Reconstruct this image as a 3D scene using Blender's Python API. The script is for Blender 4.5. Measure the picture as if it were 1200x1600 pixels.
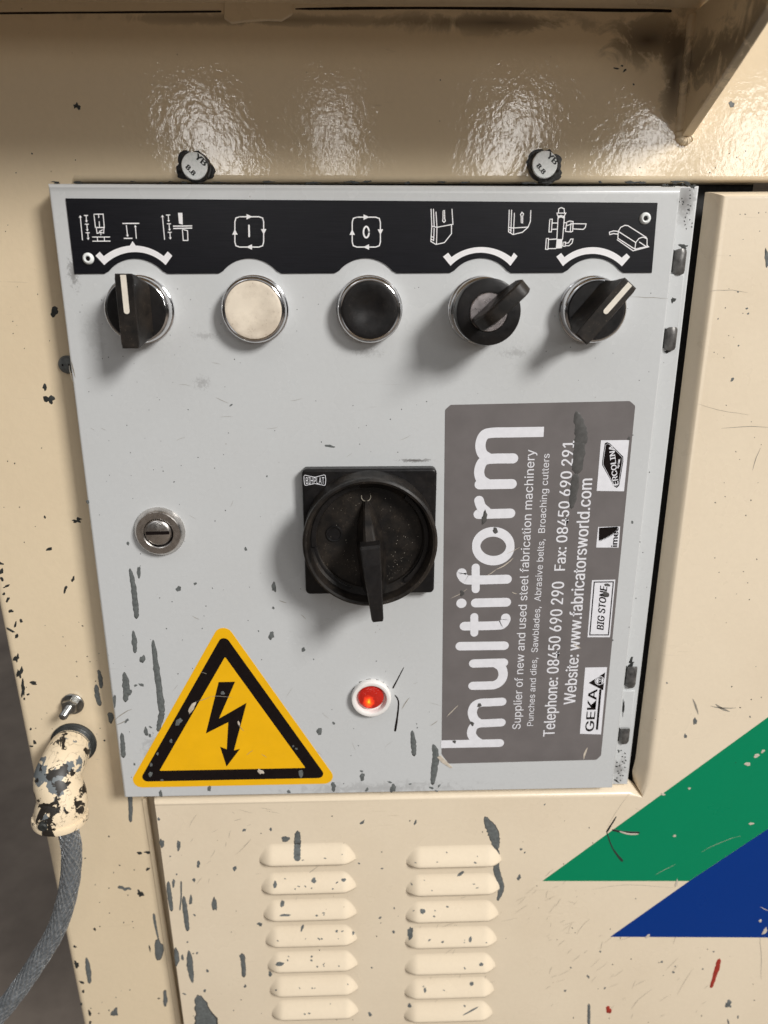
import bpy, bmesh, math, random
from mathutils import Vector, Matrix
for _o in list(bpy.data.objects): bpy.data.objects.remove(_o)
SC = bpy.context.scene
COL = SC.collection
R = math.radians
MM = 0.001
# ------------------------------------------------------------------ camera
F, PITCH, YAW, ROLL = 1141.48, 0.304125, 0.0331039, -0.00195686
CAM = Vector((0.137857, -0.356736, -0.0419542))
_f = Vector((math.sin(YAW)*math.cos(PITCH), math.cos(YAW)*math.cos(PITCH), -math.sin(PITCH)))
_r = Vector((math.cos(YAW), -math.sin(YAW), 0.0)); _d = _f.cross(_r)
_c, _s = math.cos(ROLL), math.sin(ROLL)
RT, DN, FW = _c*_r + _s*_d, -_s*_r + _c*_d, _f
cd = bpy.data.cameras.new('camera'); cam = bpy.data.objects.new('camera', cd); COL.objects.link(cam)
cd.sensor_fit = 'VERTICAL'; cd.sensor_height = 36.0; cd.lens = F/1600*36.0
cd.clip_start = 0.01; cd.clip_end = 50.0
cd.dof.use_dof = True; cd.dof.focus_distance = 0.36; cd.dof.aperture_fstop = 9.0
cam.matrix_world = Matrix((( RT.x, -DN.x, -FW.x, CAM.x), (RT.y, -DN.y, -FW.y, CAM.y), (RT.z, -DN.z, -FW.z, CAM.z), (0,0,0,1)))
SC.camera = cam
# ------------------------------------------------------------------ light
SC.view_settings.view_transform = 'Standard'; SC.view_settings.look = 'None'
SC.view_settings.exposure = 0.0; SC.view_settings.gamma = 1.0
W = bpy.data.worlds.new('World'); SC.world = W; W.use_nodes = True
wn = W.node_tree; wn.nodes.clear()
wo = wn.nodes.new('ShaderNodeOutputWorld'); wb = wn.nodes.new('ShaderNodeBackground')
wt = wn.nodes.new('ShaderNodeTexCoord'); ws = wn.nodes.new('ShaderNodeSeparateXYZ'); wr = wn.nodes.new('ShaderNodeValToRGB')
wm = wn.nodes.new('ShaderNodeMapRange'); wm.inputs[1].default_value = -1; wm.inputs[2].default_value = 1
wn.links.new(wt.outputs['Generated'], ws.inputs[0]); wn.links.new(ws.outputs[2], wm.inputs[0]); wn.links.new(wm.outputs[0], wr.inputs[0])
wn.links.new(wr.outputs[0], wb.inputs[0]); wn.links.new(wb.outputs[0], wo.inputs[0])
e = wr.color_ramp.elements
e[0].position = 0.30; e[0].color = (0.06, 0.05, 0.045, 1)
e[1].position = 0.82; e[1].color = (0.85, 0.85, 0.86, 1)
x = e.new(0.48); x.color = (0.06, 0.055, 0.05, 1)
x = e.new(0.58); x.color = (0.12, 0.117, 0.115, 1)
x = e.new(0.70); x.color = (0.62, 0.61, 0.61, 1)
wb.inputs[1].default_value = 0.51

def area(name, loc, target, sx, sy, power, color=(1, 1, 1)):
    l = bpy.data.lights.new(name, 'AREA'); l.shape = 'RECTANGLE'; l.size = sx; l.size_y = sy; l.energy = power; l.color = color
    o = bpy.data.objects.new(name, l); COL.objects.link(o); o.location = loc
    o.rotation_euler = (Vector(target)-Vector(loc)).to_track_quat('-Z', 'Y').to_euler()
    return o
CEN = Vector((0.14, 0.0, -0.16))
area('ceiling_lamp_key', CEN+Vector((1.30, -1.45, 1.22))*1.7, CEN, 0.85, 0.95, 152.0, (1.0, 0.975, 0.94))
area('ceiling_lamp_fill', CEN+Vector((-1.6, -1.5, 2.9)), CEN, 1.6, 1.2, 9.0, (0.96, 0.98, 1.0))
# far ceiling lamps of the hall: seen only as wavy reflections in the gloss paint of the upper panel
for i, (px, wd) in enumerate(((335, 0.27), (525, 0.11), (790, 0.25), (1010, 0.26), (1165, 0.30))):
    v = FW + RT*((px-600)/F) + DN*((238-800)/F)
    dr = Vector((v.x, -v.y, v.z)).normalized(); hit = CAM + v*((0.015-CAM.y)/v.y)
    ho = area('hall_lamp', hit+dr*3.2, hit, wd*0.62, 0.36, 7.5*wd, (1.0, 0.98, 0.95))
    ho.rotation_euler.rotate_axis('Z', R((32, 8, -22, -38, -20)[i]))

# ------------------------------------------------------------------ helpers
def U(px, py, d=0.0):
    """the point (x, z in mm) on the plane d mm in front of the door face that the photo shows at px, py"""
    v = FW + RT*((px-600)/F) + DN*((py-800)/F)
    t = (-d*MM - CAM.y)/v.y
    p = CAM + v*t
    return (p.x/MM, p.z/MM)
def P3(x, z, d): return Vector((x*MM, -d*MM, z*MM))

def nodes(m):
    m.use_nodes = True; nt = m.node_tree; nt.nodes.clear()
    out = nt.nodes.new('ShaderNodeOutputMaterial'); b = nt.nodes.new('ShaderNodeBsdfPrincipled')
    nt.links.new(b.outputs[0], out.inputs[0]); return nt, b
def N(nt, typ, **kw):
    n = nt.nodes.new(typ)
    for k, v in kw.items():
        if k.startswith('i_'):
            kk = k[2:]; kk = int(kk) if kk.isdigit() else kk
            n.inputs[kk].default_value = v
        else: setattr(n, k, v)
    return n
def noise(nt, co, scale, detail=4, rough=0.55, dist=0.0):
    n = N(nt, 'ShaderNodeTexNoise'); n.inputs['Scale'].default_value = scale; n.inputs['Detail'].default_value = detail
    n.inputs['Roughness'].default_value = rough; n.inputs['Distortion'].default_value = dist
    nt.links.new(co, n.inputs['Vector']); return n.outputs['Fac']
def ramp(nt, fac, a, b, ca=(0, 0, 0, 1), cb=(1, 1, 1, 1)):
    r = N(nt, 'ShaderNodeValToRGB'); r.color_ramp.elements[0].position = a; r.color_ramp.elements[1].position = b
    r.color_ramp.elements[0].color = ca; r.color_ramp.elements[1].color = cb
    nt.links.new(fac, r.inputs[0]); return r.outputs[0]
def mix(nt, fac, a, b, mode='MIX'):
    m = N(nt, 'ShaderNodeMix', data_type='RGBA', blend_type=mode)
    for s, v in ((0, fac), (6, a), (7, b)):
        if isinstance(v, (tuple, float, int)): m.inputs[s].default_value = v
        else: nt.links.new(v, m.inputs[s])
    return m.outputs[2]
def mul(nt, a, b, op='MULTIPLY'):
    m = N(nt, 'ShaderNodeMath', operation=op)
    for s, v in ((0, a), (1, b)):
        if isinstance(v, (float, int)): m.inputs[s].default_value = v
        else: nt.links.new(v, m.inputs[s])
    return m.outputs[0]
def coord(nt, obj=True, scale=None):
    t = N(nt, 'ShaderNodeNewGeometry').outputs['Position']
    if scale:
        mp = N(nt, 'ShaderNodeMapping'); mp.inputs['Scale'].default_value = scale; nt.links.new(t, mp.inputs[0]); t = mp.outputs[0]
    return t
def bump(nt, b, h, strength, dist):
    n = N(nt, 'ShaderNodeBump'); n.inputs['Strength'].default_value = strength; n.inputs['Distance'].default_value = dist
    nt.links.new(h, n.inputs['Height']); nt.links.new(n.outputs[0], b.inputs['Normal']); return n

def paint(name, col, rough=0.3, peel=0.00008, peel_scale=260, dirt=0.12, dirtcol=(0.30, 0.22, 0.13, 1), speck=0.5, stains=(), wave=0.0, spec=0.5):
    m = bpy.data.materials.new(name); nt, b = nodes(m); co = coord(nt)
    c = (*col, 1)
    cloud = ramp(nt, noise(nt, co, 14, 5, 0.6), 0.42, 0.75)
    base = mix(nt, mul(nt, cloud, dirt), c, (col[0]*0.72, col[1]*0.66, col[2]*0.60, 1))
    fine = ramp(nt, noise(nt, co, 420, 3, 0.6), 0.35, 0.70)
    base = mix(nt, mul(nt, fine, 0.06), base, (col[0]*0.6, col[1]*0.6, col[2]*0.6, 1))
    # sparse dark specks of workshop dust, thicker in patches
    v = N(nt, 'ShaderNodeTexVoronoi'); v.inputs['Scale'].default_value = 170; nt.links.new(co, v.inputs['Vector'])
    sp = ramp(nt, v.outputs['Distance'], 0.03, 0.075, (1, 1, 1, 1), (0, 0, 0, 1))
    gate = ramp(nt, noise(nt, co, 60, 3, 0.7), 0.56, 0.62)
    base = mix(nt, mul(nt, mul(nt, sp, gate), speck), base, dirtcol)
    # fine short scuffs
    co2 = coord(nt, scale=(34, 34, 500))
    sc1 = ramp(nt, noise(nt, co2, 1.0, 2, 0.5, 1.2), 0.70, 0.73)
    sg = ramp(nt, noise(nt, co, 23, 2), 0.55, 0.68)
    base = mix(nt, mul(nt, mul(nt, sc1, sg), 0.35*speck), base, (col[0]*0.45, col[1]*0.42, col[2]*0.38, 1))
    for (x, z, rx, rz, amt, sc, lo) in stains:
        vm = N(nt, 'ShaderNodeVectorMath', operation='SUBTRACT'); nt.links.new(co, vm.inputs[0]); vm.inputs[1].default_value = (x*MM, 0.0, z*MM)
        v2 = N(nt, 'ShaderNodeVectorMath', operation='MULTIPLY'); nt.links.new(vm.outputs[0], v2.inputs[0]); v2.inputs[1].default_value = (1/(rx*MM), 0, 1/(rz*MM))
        ln = N(nt, 'ShaderNodeVectorMath', operation='LENGTH'); nt.links.new(v2.outputs[0], ln.inputs[0])
        g = ramp(nt, ln.outputs['Value'], 0.0, 1.0, (1, 1, 1, 1), (0, 0, 0, 1))
        nn = noise(nt, co, sc, 6, 0.7, 0.8)
        th = ramp(nt, mul(nt, nn, mul(nt, g, 0.42), 'ADD'), lo, lo+0.12)
        base = mix(nt, mul(nt, mul(nt, th, g), amt), base, (0.035, 0.02, 0.012, 1))
    nt.links.new(base, b.inputs['Base Color'])
    rr = ramp(nt, noise(nt, co, 30, 4), 0.3, 0.8, (rough*0.8,)*3+(1,), (min(1, rough*1.35),)*3+(1,))
    nt.links.new(rr, b.inputs['Roughness'])
    h = noise(nt, co, peel_scale, 3, 0.55, 0.3)
    if wave:
        h2 = noise(nt, co, 75, 2, 0.5, 0.6)
        h = mul(nt, h, mul(nt, h2, wave), 'ADD')
    b.inputs['Specular IOR Level'].default_value = spec
    bump(nt, b, h, 1.0, peel)
    return m
def plain(name, col, rough=0.5, metal=0.0, var=0.15, nscale=120, bmp=0.0, bscale=400, dust=0.0, dustcol=(0.30, 0.23, 0.17, 1), coat=0.0, spec=0.5, grime=0.16, **kw):
    m = bpy.data.materials.new(name); nt, b = nodes(m); co = coord(nt)
    f = ramp(nt, noise(nt, co, nscale, 4), 0.3, 0.75)
    base = mix(nt, f, (*[c*(1-var) for c in col], 1), (*[min(1, c*(1+var)) for c in col], 1))
    if dust:
        d1 = ramp(nt, noise(nt, co, 900, 4, 0.75), 0.60, 0.70); d2 = ramp(nt, noise(nt, co, 70, 4, 0.6), 0.40, 0.62)
        base = mix(nt, mul(nt, mul(nt, d1, d2), dust), base, dustcol)
        base = mix(nt, mul(nt, d2, dust*grime), base, dustcol)
    nt.links.new(base, b.inputs['Base Color'])
    rr = ramp(nt, noise(nt, co, nscale*1.7, 4), 0.3, 0.75, (rough*0.8,)*3+(1,), (min(1, rough*1.25),)*3+(1,))
    nt.links.new(rr, b.inputs['Roughness']); b.inputs['Metallic'].default_value = metal
    b.inputs['Specular IOR Level'].default_value = spec
    if coat: b.inputs['Coat Weight'].default_value = coat
    if bmp: bump(nt, b, noise(nt, co, bscale, 4), 1.0, bmp)
    return m

CREAM = (0.81, 0.67, 0.47)
M = {}
M['body'] = paint('cream_brushed_paint', CREAM, 0.05, 0.00006, 420, 0.14, speck=0.6, wave=1.8,
                  stains=((268, 62, 34, 16, 0.92, 60, 0.62), (282, 48, 9, 34, 0.9, 90, 0.60), (200, 68, 70, 7, 0.8, 50, 0.62), (100, 68, 120, 4, 0.6, 60, 0.6)))
M['bracket'] = paint('cream_bracket_paint', CREAM, 0.3, 0.0001, 200, 0.3, speck=0.5, stains=((289, 50, 30, 26, 0.7, 90, 0.72),))
M['cover'] = paint('cream_cover_paint', (0.83, 0.71, 0.54), 0.30, 0.00006, 300, 0.18, speck=0.8)
M['grey'] = paint('light_grey_paint', (0.60, 0.615, 0.62), 0.26, 0.00004, 330, 0.10, (0.25, 0.22, 0.19, 1), speck=0.55,
                  stains=((7, -38, 5, 14, 0.6, 500, 0.70), (13, -66, 10, 20, 0.14, 300, 0.70), (62, -88, 9, 8, 0.30, 700, 0.74), (66, -66, 16, 5, 0.25, 600, 0.74), (213, -74, 20, 6, 0.25, 600, 0.74), (142, -74, 18, 5, 0.22, 600, 0.74), (165, -127, 15, 1.8, 0.8, 400, 0.66), (290, -5, 8, 14, 0.7, 140, 0.60), (290, -316, 7, 16, 0.5, 200, 0.66), (20, -292, 14, 20, 0.25, 240, 0.72), (150, -322, 120, 9, 0.25, 200, 0.72)))
M['hinge'] = plain('worn_hinge_steel', (0.16, 0.155, 0.15), 0.45, 0.6, 0.5, 300, 0.00008, 600)
M['gap_shade'] = plain('cavity_shade_black', (0.012, 0.012, 0.012), 0.8)  # near-black colour stands in for shade deep in the gaps
M['chip'] = plain('exposed_grey_primer', (0.135, 0.147, 0.145), 0.5, 0.0, 0.28, 600, 0.00003, 500)
M['chipdark'] = plain('exposed_dark_steel', (0.035, 0.038, 0.036), 0.5, 0.2, 0.4, 400)
M['rim'] = plain('chip_edge', (0.055, 0.055, 0.05), 0.5, 0, 0.3, 500)
M['grime'] = plain('oily_black_grime', (0.012, 0.011, 0.010), 0.35, 0, 0.4, 500, 0.00005, 700)
M['red'] = plain('red_paint_mark', (0.36, 0.035, 0.02), 0.45, 0, 0.25, 500)
M['scratch'] = plain('scratch_bare', (0.30, 0.27, 0.22), 0.6, 0, 0.3, 500)
M['ltscratch'] = plain('pale_scratch', (0.60, 0.53, 0.44), 0.5, 0, 0.2, 500)
M['white'] = plain('white_print', (0.80, 0.80, 0.84), 0.4, 0, 0.05, 300)
M['legwhite'] = plain('legend_white_print', (0.86, 0.85, 0.86), 0.4, 0, 0.04, 300)
M['blackprint'] = plain('black_print', (0.009, 0.006, 0.006), 0.3, 0, 0.2, 300, spec=0.22)
M['taupe'] = plain('taupe_sticker_film', (0.165, 0.150, 0.148), 0.36, 0, 0.10, 60, 0.00001, 900)
M['smear'] = plain('dark_smear', (0.085, 0.083, 0.08), 0.5, 0, 0.25, 300)
M['yellow'] = plain('yellow_sign_film', (0.93, 0.50, 0.004), 0.35, 0, 0.04, 90, 0.00001, 700)
M['green'] = paint('green_stripe_film', (0.0, 0.235, 0.105), 0.32, 0.00003, 300, 0.05, speck=0.8, dirtcol=(0.03, 0.06, 0.03, 1), spec=0.22)
M['blue'] = paint('blue_stripe_film', (0.0, 0.034, 0.225), 0.32, 0.00003, 300, 0.05, speck=0.8, dirtcol=(0.0, 0.01, 0.03, 1), spec=0.22)
M['plastic'] = plain('black_plastic', (0.009, 0.0085, 0.009), 0.36, 0, 0.3, 300, 0.00002, 900, dust=0.10, spec=0.3)
M['dusty'] = plain('dusty_black_plastic', (0.0075, 0.0065, 0.006), 0.46, 0, 0.4, 120, 0.00003, 900, dust=0.40, spec=0.3)
M['chrome'] = plain('chrome', (0.72, 0.72, 0.73), 0.10, 1.0, 0.15, 260, 0.00004, 220)
M['satin'] = plain('satin_chrome', (0.66, 0.63, 0.60), 0.28, 1.0, 0.2, 300, 0.00001, 800)
M['steel'] = plain('dull_steel', (0.33, 0.33, 0.32), 0.34, 1.0, 0.3, 400, 0.00005, 700)
M['zinc'] = plain('zinc_plating', (0.90, 0.95, 0.93), 0.28, 0.0, 0.10, 700, 0.00006, 900)
M['cream_cap'] = plain('ivory_button_plastic', (0.84, 0.745, 0.61), 0.45, 0, 0.06, 120, 0.00002, 700, dust=0.95, dustcol=(0.24, 0.17, 0.11, 1), grime=0.34)
M['ivory'] = plain('ivory_pointer', (0.78, 0.72, 0.62), 0.5, 0, 0.08, 300)
M['whiteplastic'] = plain('white_plastic', (0.86, 0.83, 0.80), 0.35, 0, 0.05, 200)
M['cable'] = plain('cable_core', (0.15, 0.165, 0.18), 0.35, 0.2, 0.3, 200)
M['braid'] = plain('cable_braid', (0.42, 0.445, 0.465), 0.28, 0.7, 0.35, 500)
M['core'] = plain('lock_core_metal', (0.55, 0.50, 0.50), 0.3, 0.9, 0.25, 260, 0.00002, 600)
# legend plate: brushed anodised black
def m_legend():
    m = bpy.data.materials.new('brushed_black_legend'); nt, b = nodes(m)
    co = coord(nt, scale=(60, 60, 2600)); n1 = noise(nt, co, 1.0, 4, 0.6)
    b.inputs['Roughness'].default_value = 0.30; b.inputs['Specular IOR Level'].default_value = 0.3
    base = mix(nt, ramp(nt, n1, 0.35, 0.8), (0.004, 0.004, 0.006, 1), (0.012, 0.012, 0.016, 1))
    nt.links.new(base, b.inputs['Base Color']); bump(nt, b, n1, 0.6, 0.00003); return m
M['legend'] = m_legend()
# chipped paint of the conduit elbow: cream flaking off grey primer, dark at the edges
def m_elbow():
    m = bpy.data.materials.new('flaking_cream_on_primer'); nt, b = nodes(m); co = coord(nt)
    n1 = noise(nt, co, 62, 5, 0.55, 0.5)
    base = mix(nt, ramp(nt, n1, 0.585, 0.593), (0.85, 0.70, 0.49, 1), (0.16, 0.18, 0.19, 1))
    n2 = noise(nt, co, 95, 5, 0.6, 0.5)
    base = mix(nt, ramp(nt, n2, 0.552, 0.565), base, (0.022, 0.018, 0.014, 1))
    nt.links.new(base, b.inputs['Base Color'])
    nt.links.new(ramp(nt, n1, 0.50, 0.51, (0.3,)*3+(1,), (0.45,)*3+(1,)), b.inputs['Roughness'])
    bump(nt, b, ramp(nt, n1, 0.50, 0.508, (1, 1, 1, 1), (0, 0, 0, 1)), 1.0, 0.0004); return m
M['elbow'] = m_elbow()
def m_lens():
    m = bpy.data.materials.new('lit_red_lens'); nt, b = nodes(m); co = coord(nt)
    x, z = U(576, 1095, 2)
    vm = N(nt, 'ShaderNodeVectorMath', operation='SUBTRACT'); nt.links.new(co, vm.inputs[0]); vm.inputs[1].default_value = (x*MM, 0, z*MM)
    v2 = N(nt, 'ShaderNodeVectorMath', operation='MULTIPLY'); nt.links.new(vm.outputs[0], v2.inputs[0]); v2.inputs[1].default_value = (1/0.0045, 0, 1/0.0065)
    ln = N(nt, 'ShaderNodeVectorMath', operation='LENGTH'); nt.links.new(v2.outputs[0], ln.inputs[0])
    cr = N(nt, 'ShaderNodeValToRGB'); nt.links.new(mul(nt, ln.outputs['Value'], mul(nt, noise(nt, co, 500, 3), 0.5), 'ADD'), cr.inputs[0])
    e = cr.color_ramp.elements; e[0].position = 0.30; e[0].color = (1, 0.62, 0.02, 1); e[1].position = 1.0; e[1].color = (0.10, 0.004, 0.002, 1)
    k = e.new(0.48); k.color = (1, 0.13, 0.01, 1); k = e.new(0.72); k.color = (0.55, 0.03, 0.006, 1)
    b.inputs['Base Color'].default_value = (0.35, 0.015, 0.01, 1); b.inputs['Roughness'].default_value = 0.12
    nt.links.new(cr.outputs[0], b.inputs['Emission Color']); b.inputs['Emission Strength'].default_value = 1.5
    bump(nt, b, noise(nt, co, 420, 3), 1.0, 0.0006); return m
M['lens'] = m_lens()
def m_floor():
    m = bpy.data.materials.new('workshop_concrete'); nt, b = nodes(m); co = coord(nt)
    base = mix(nt, ramp(nt, noise(nt, co, 9, 6, 0.65), 0.3, 0.75), (0.105, 0.084, 0.068, 1), (0.19, 0.155, 0.125, 1))
    nt.links.new(base, b.inputs['Base Color']); b.inputs['Roughness'].default_value = 0.8; return m
M['floor'] = m_floor()

# ------------------------------------------------------------------ object making
LOC = {}
def thing(name, label, cat, loc, group=None):
    o = bpy.data.objects.new(name, None); COL.objects.link(o); o.empty_display_size = 0.01
    o.location = loc; o['label'] = label; o['category'] = cat
    if group: o['group'] = group
    LOC[o] = Vector(loc); return o
def obj(name, mesh, mat, parent=None, label=None, kind=None):
    """mesh = (verts in metres in world space, faces[, smooth flags])"""
    vs, fs = mesh[0], mesh[1]; sm = mesh[2] if len(mesh) > 2 else None
    off = LOC.get(parent, Vector((0, 0, 0)))
    me = bpy.data.meshes.new(name); me.from_pydata([tuple(Vector(v)-off) for v in vs], [], fs)
    if sm is True: me.polygons.foreach_set('use_smooth', [True]*len(fs))
    elif sm: me.polygons.foreach_set('use_smooth', list(sm))
    me.materials.append(M[mat] if isinstance(mat, str) else mat); me.validate(); me.update()
    if sm and name not in ('louvre',):
        me.set_sharp_from_angle(angle=R(34))
        me.polygons.foreach_set('use_smooth', [True]*len(me.polygons) if sm is True else list(sm)[:len(me.polygons)]); me.update()
    if name in ('paint_chip', 'paint_run') and mat == 'chip' and vs:
        ym = max(v.co.y for v in me.vertices); me.materials.append(M['rim'])
        for p in me.polygons:
            if any(me.vertices[i].co.y > ym-1e-6 for i in p.vertices) and len(me.polygons) > 20: p.material_index = 1
    o = bpy.data.objects.new(name, me); COL.objects.link(o)
    if parent is not None: o.parent = parent; LOC[o] = off
    if label: o['label'] = label
    if kind: o['kind'] = kind
    return o
def tag(o, label, cat, group=None):
    o['label'] = label; o['category'] = cat
    if group: o['group'] = group
    return o
def join(*ms):
    V, Fc, S = [], [], []
    for m in ms:
        n = len(V); V += list(m[0]); Fc += [tuple(i+n for i in f) for f in m[1]]
        s = m[2] if len(m) > 2 else False
        S += [s]*len(m[1]) if isinstance(s, bool) else list(s)
    return V, Fc, S
def ccw(p):
    a = sum(p[i][0]*p[(i+1) % len(p)][1]-p[(i+1) % len(p)][0]*p[i][1] for i in range(len(p)))
    return list(p) if a > 0 else list(reversed(p))
def inset(p, am):
    n = len(p); out = []
    if not isinstance(am, (list, tuple)): am = [am]*n
    for i in range(n):
        a, b, c = Vector(p[i-1]), Vector(p[i]), Vector(p[(i+1) % n])
        e1, e2 = (b-a).normalized(), (c-b).normalized()
        n1, n2 = Vector((-e1.y, e1.x)), Vector((-e2.y, e2.x))
        d1, d2 = am[i-1], am[i]
        den = e1.x*e2.y-e1.y*e2.x
        if abs(den) < 0.08: q = b + (n1*d1+n2*d2)/2
        else:
            p1 = b+n1*d1; p2 = b+n2*d2; t = ((p2.x-p1.x)*e2.y-(p2.y-p1.y)*e2.x)/den; q = p1+e1*t
        out.append((q.x, q.y))
    return out
def prism(p, d0, d1, bev=0.0, seg=3, am=None, dbev=None):
    """extrude outline p (x, z mm) from depth d0 to d1 with a rounded front edge"""
    q = p; p = ccw(p)
    if am and q != p: am = list(reversed(am)); am = am[1:]+am[:1]
    n = len(p); rings = [(p, d0)]
    db = dbev or bev
    if bev or am:
        for k in range(seg+1):
            t = k/seg*math.pi/2; s = 1-math.cos(t)
            rings.append((inset(p, [a*s for a in am] if am else bev*s), d1-db*(1-math.sin(t))))
    else: rings.append((p, d1))
    V = [P3(x, z, d) for r, d in rings for x, z in r]; Fc = []; S = []
    for k in range(len(rings)-1):
        for i in range(n):
            j = (i+1) % n; Fc.append((k*n+i, k*n+j, (k+1)*n+j, (k+1)*n+i)); S.append(k > 0)
    m = len(rings)-1
    Fc.append(tuple(m*n+i for i in range(n))); S.append(False)
    return V, Fc, S
def rounded(p, r, seg=5):
    p = ccw(p); n = len(p); out = []
    if not isinstance(r, (list, tuple)): r = [r]*n
    for i in range(n):
        a, b, c = Vector(p[i-1]), Vector(p[i]), Vector(p[(i+1) % n]); rr = r[i]
        if rr <= 0: out.append(tuple(b)); continue
        u, v = (a-b).normalized(), (c-b).normalized(); ang = u.angle(v); t = rr/math.tan(ang/2)
        t = min(t, (a-b).length*0.49, (c-b).length*0.49); rr2 = t*math.tan(ang/2)
        cen = b+(u+v).normalized()*(rr2/math.sin(ang/2))
        s, e_ = b+u*t-cen, b+v*t-cen
        a0 = math.atan2(s.y, s.x); a1 = math.atan2(e_.y, e_.x); da = (a1-a0+math.pi) % (2*math.pi)-math.pi
        for k in range(seg+1):
            th = a0+da*k/seg; out.append((cen.x+math.cos(th)*rr2, cen.y+math.sin(th)*rr2))
    return out
def circ(x, z, r, n=40, rz=None): return [(x+math.cos(2*math.pi*i/n)*r, z+math.sin(2*math.pi*i/n)*(rz or r)) for i in range(n)]
def lathe(x, z, prof, n=56, cap=True, smooth=True, tilt=None):
    V, Fc = [], []
    for r, d in prof:
        for i in range(n):
            a = 2*math.pi*i/n; V.append(P3(x+math.cos(a)*r, z+math.sin(a)*r, d))
    for k in range(len(prof)-1):
        for i in range(n):
            j = (i+1) % n; Fc.append((k*n+i, k*n+j, (k+1)*n+j, (k+1)*n+i))
    S = [smooth]*len(Fc)
    if cap and prof[-1][0] > 0.01:
        m = len(prof)-1; Fc.append(tuple(m*n+i for i in range(n))); S.append(False)
    return V, Fc, S
def tube(path, rad, n=14, cap=True, sm=True):
    path = [Vector(p) for p in path]
    if not isinstance(rad, (list, tuple)): rad = [rad]*len(path)
    V, Fc = [], []; up = Vector((0.13, 0.31, 0.94))
    T = (path[1]-path[0]).normalized(); nrm = (up-T*up.dot(T)).normalized()
    for i, p in enumerate(path):
        T = (path[min(i+1, len(path)-1)]-path[max(i-1, 0)]).normalized()
        nrm = (nrm-T*nrm.dot(T)).normalized(); bi = T.cross(nrm)
        for k in range(n):
            a = 2*math.pi*k/n; V.append(p+(nrm*math.cos(a)+bi*math.sin(a))*rad[i])
    for i in range(len(path)-1):
        for k in range(n):
            j = (k+1) % n; Fc.append((i*n+k, i*n+j, (i+1)*n+j, (i+1)*n+k))
    S = [sm]*len(Fc)
    if cap:
        Fc.append(tuple(range(n))[::-1]); Fc.append(tuple((len(path)-1)*n+k for k in range(n))); S += [False, False]
    return V, Fc, S
def spline(pts, sub=6):
    P = [Vector(p) for p in pts]; out = []
    for i in range(len(P)-1):
        p0, p1, p2, p3 = P[max(i-1, 0)], P[i], P[i+1], P[min(i+2, len(P)-1)]
        for k in range(sub):
            t = k/sub; out.append(0.5*((2*p1)+(p2-p0)*t+(2*p0-5*p1+4*p2-p3)*t*t+(3*p1-p0-3*p2+p3)*t**3))
    out.append(P[-1]); return out
def flat(p, d): return [P3(x, z, d) for x, z in p], [tuple(range(len(p)))], [False]
def up_px(pts, d): return [U(a, b, d) for a, b in pts]
def ribbon(pts, w, d, caps=(True, True), closed=False):
    """flat stroke of width w (mm) along pts (x, z mm)"""
    P = [Vector(p) for p in pts]; n = len(P); V, Fc = [], []
    if not isinstance(w, (list, tuple)): w = [w]*n
    for i in range(n):
        if closed: t = (P[(i+1) % n]-P[i-1]).normalized(); k = 1
        else:
            a = (P[i]-P[i-1]).normalized() if i else None; b = (P[i+1]-P[i]).normalized() if i < n-1 else None
            t = ((a or b)+(b or a)).normalized(); k = 1/max(0.5, t.dot(a or b))
        m = Vector((-t.y, t.x))*w[i]/2*k
        V += [P3(*(P[i]+m), d), P3(*(P[i]-m), d)]
    rng = n if closed else n-1
    for i in range(rng): j = (i+1) % n; Fc.append((2*i, 2*i+1, 2*j+1, 2*j))
    for end, on in ((0, caps[0]), (n-1, caps[1])):
        if not on or closed: continue
        t = (P[1]-P[0]) if end == 0 else (P[-2]-P[-1]); a0 = math.atan2(-t.y, -t.x); r = w[end]/2; b = len(V)
        for k in range(9): a = a0-math.pi/2+math.pi*k/8; V.append(P3(P[end].x+math.cos(a)*r, P[end].y+math.sin(a)*r, d))
        Fc.append(tuple(range(b, b+9)))
    return V, Fc, [False]*len(Fc)

# text in Blender's built-in font, laid flat
FONT = None
try:
    import os
    FONT = bpy.data.fonts.load(os.path.join(bpy.utils.system_resource('DATAFILES'), 'fonts', 'Inter.woff2'))
except Exception: FONT = None
_tc = {}
def glyphs(s, off=0.0, shear=0.0):
    k = (s, off, shear)
    if k not in _tc:
        c = bpy.data.curves.new('lettering', 'FONT'); c.body = s; c.font = FONT or c.font; c.offset = off; c.shear = shear; c.resolution_u = 3; c.fill_mode = 'FRONT'
        o = bpy.data.objects.new('lettering', c); COL.objects.link(o); bpy.context.view_layer.update()
        me = bpy.data.meshes.new_from_object(o.evaluated_get(bpy.context.evaluated_depsgraph_get()))
        _tc[k] = ([(v.co.x, v.co.y) for v in me.vertices], [tuple(p.vertices) for p in me.polygons])
        bpy.data.objects.remove(o); bpy.data.curves.remove(c); bpy.data.meshes.remove(me)
    return _tc[k]
def text(s, p0, p1, captop, d, off=0.0, shear=0.0, px=True, zoff=0.0):
    """string s from baseline start p0 to baseline end p1; captop = a point at cap height above p0 (image px of the plane at d)"""
    if px: p0, p1, captop = U(*p0, d), U(*p1, d), U(*captop, d)
    bold = off*7.0; off = 0.0; v, f = glyphs(s, off, shear); hv, _ = glyphs('H', off, 0)
    H = max(y for x, y in hv); x0 = min(x for x, y in v); x1 = max(x for x, y in v)
    a, b, c = Vector(p0), Vector(p1), Vector(captop)
    u = (b-a)/(x1-x0); w = Vector((-(b-a).y, (b-a).x)).normalized(); h = abs((c-a).dot(w))/H
    shifts = (0.0,) if not bold else (-bold, -bold*0.33, bold*0.33, bold)
    return join(*[([P3(*(a+u*(x-x0)+w*(y*h)+u.normalized()*sh), d+zoff+0.006*k) for x, y in v], f, False) for k, sh in enumerate(shifts)])

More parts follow.
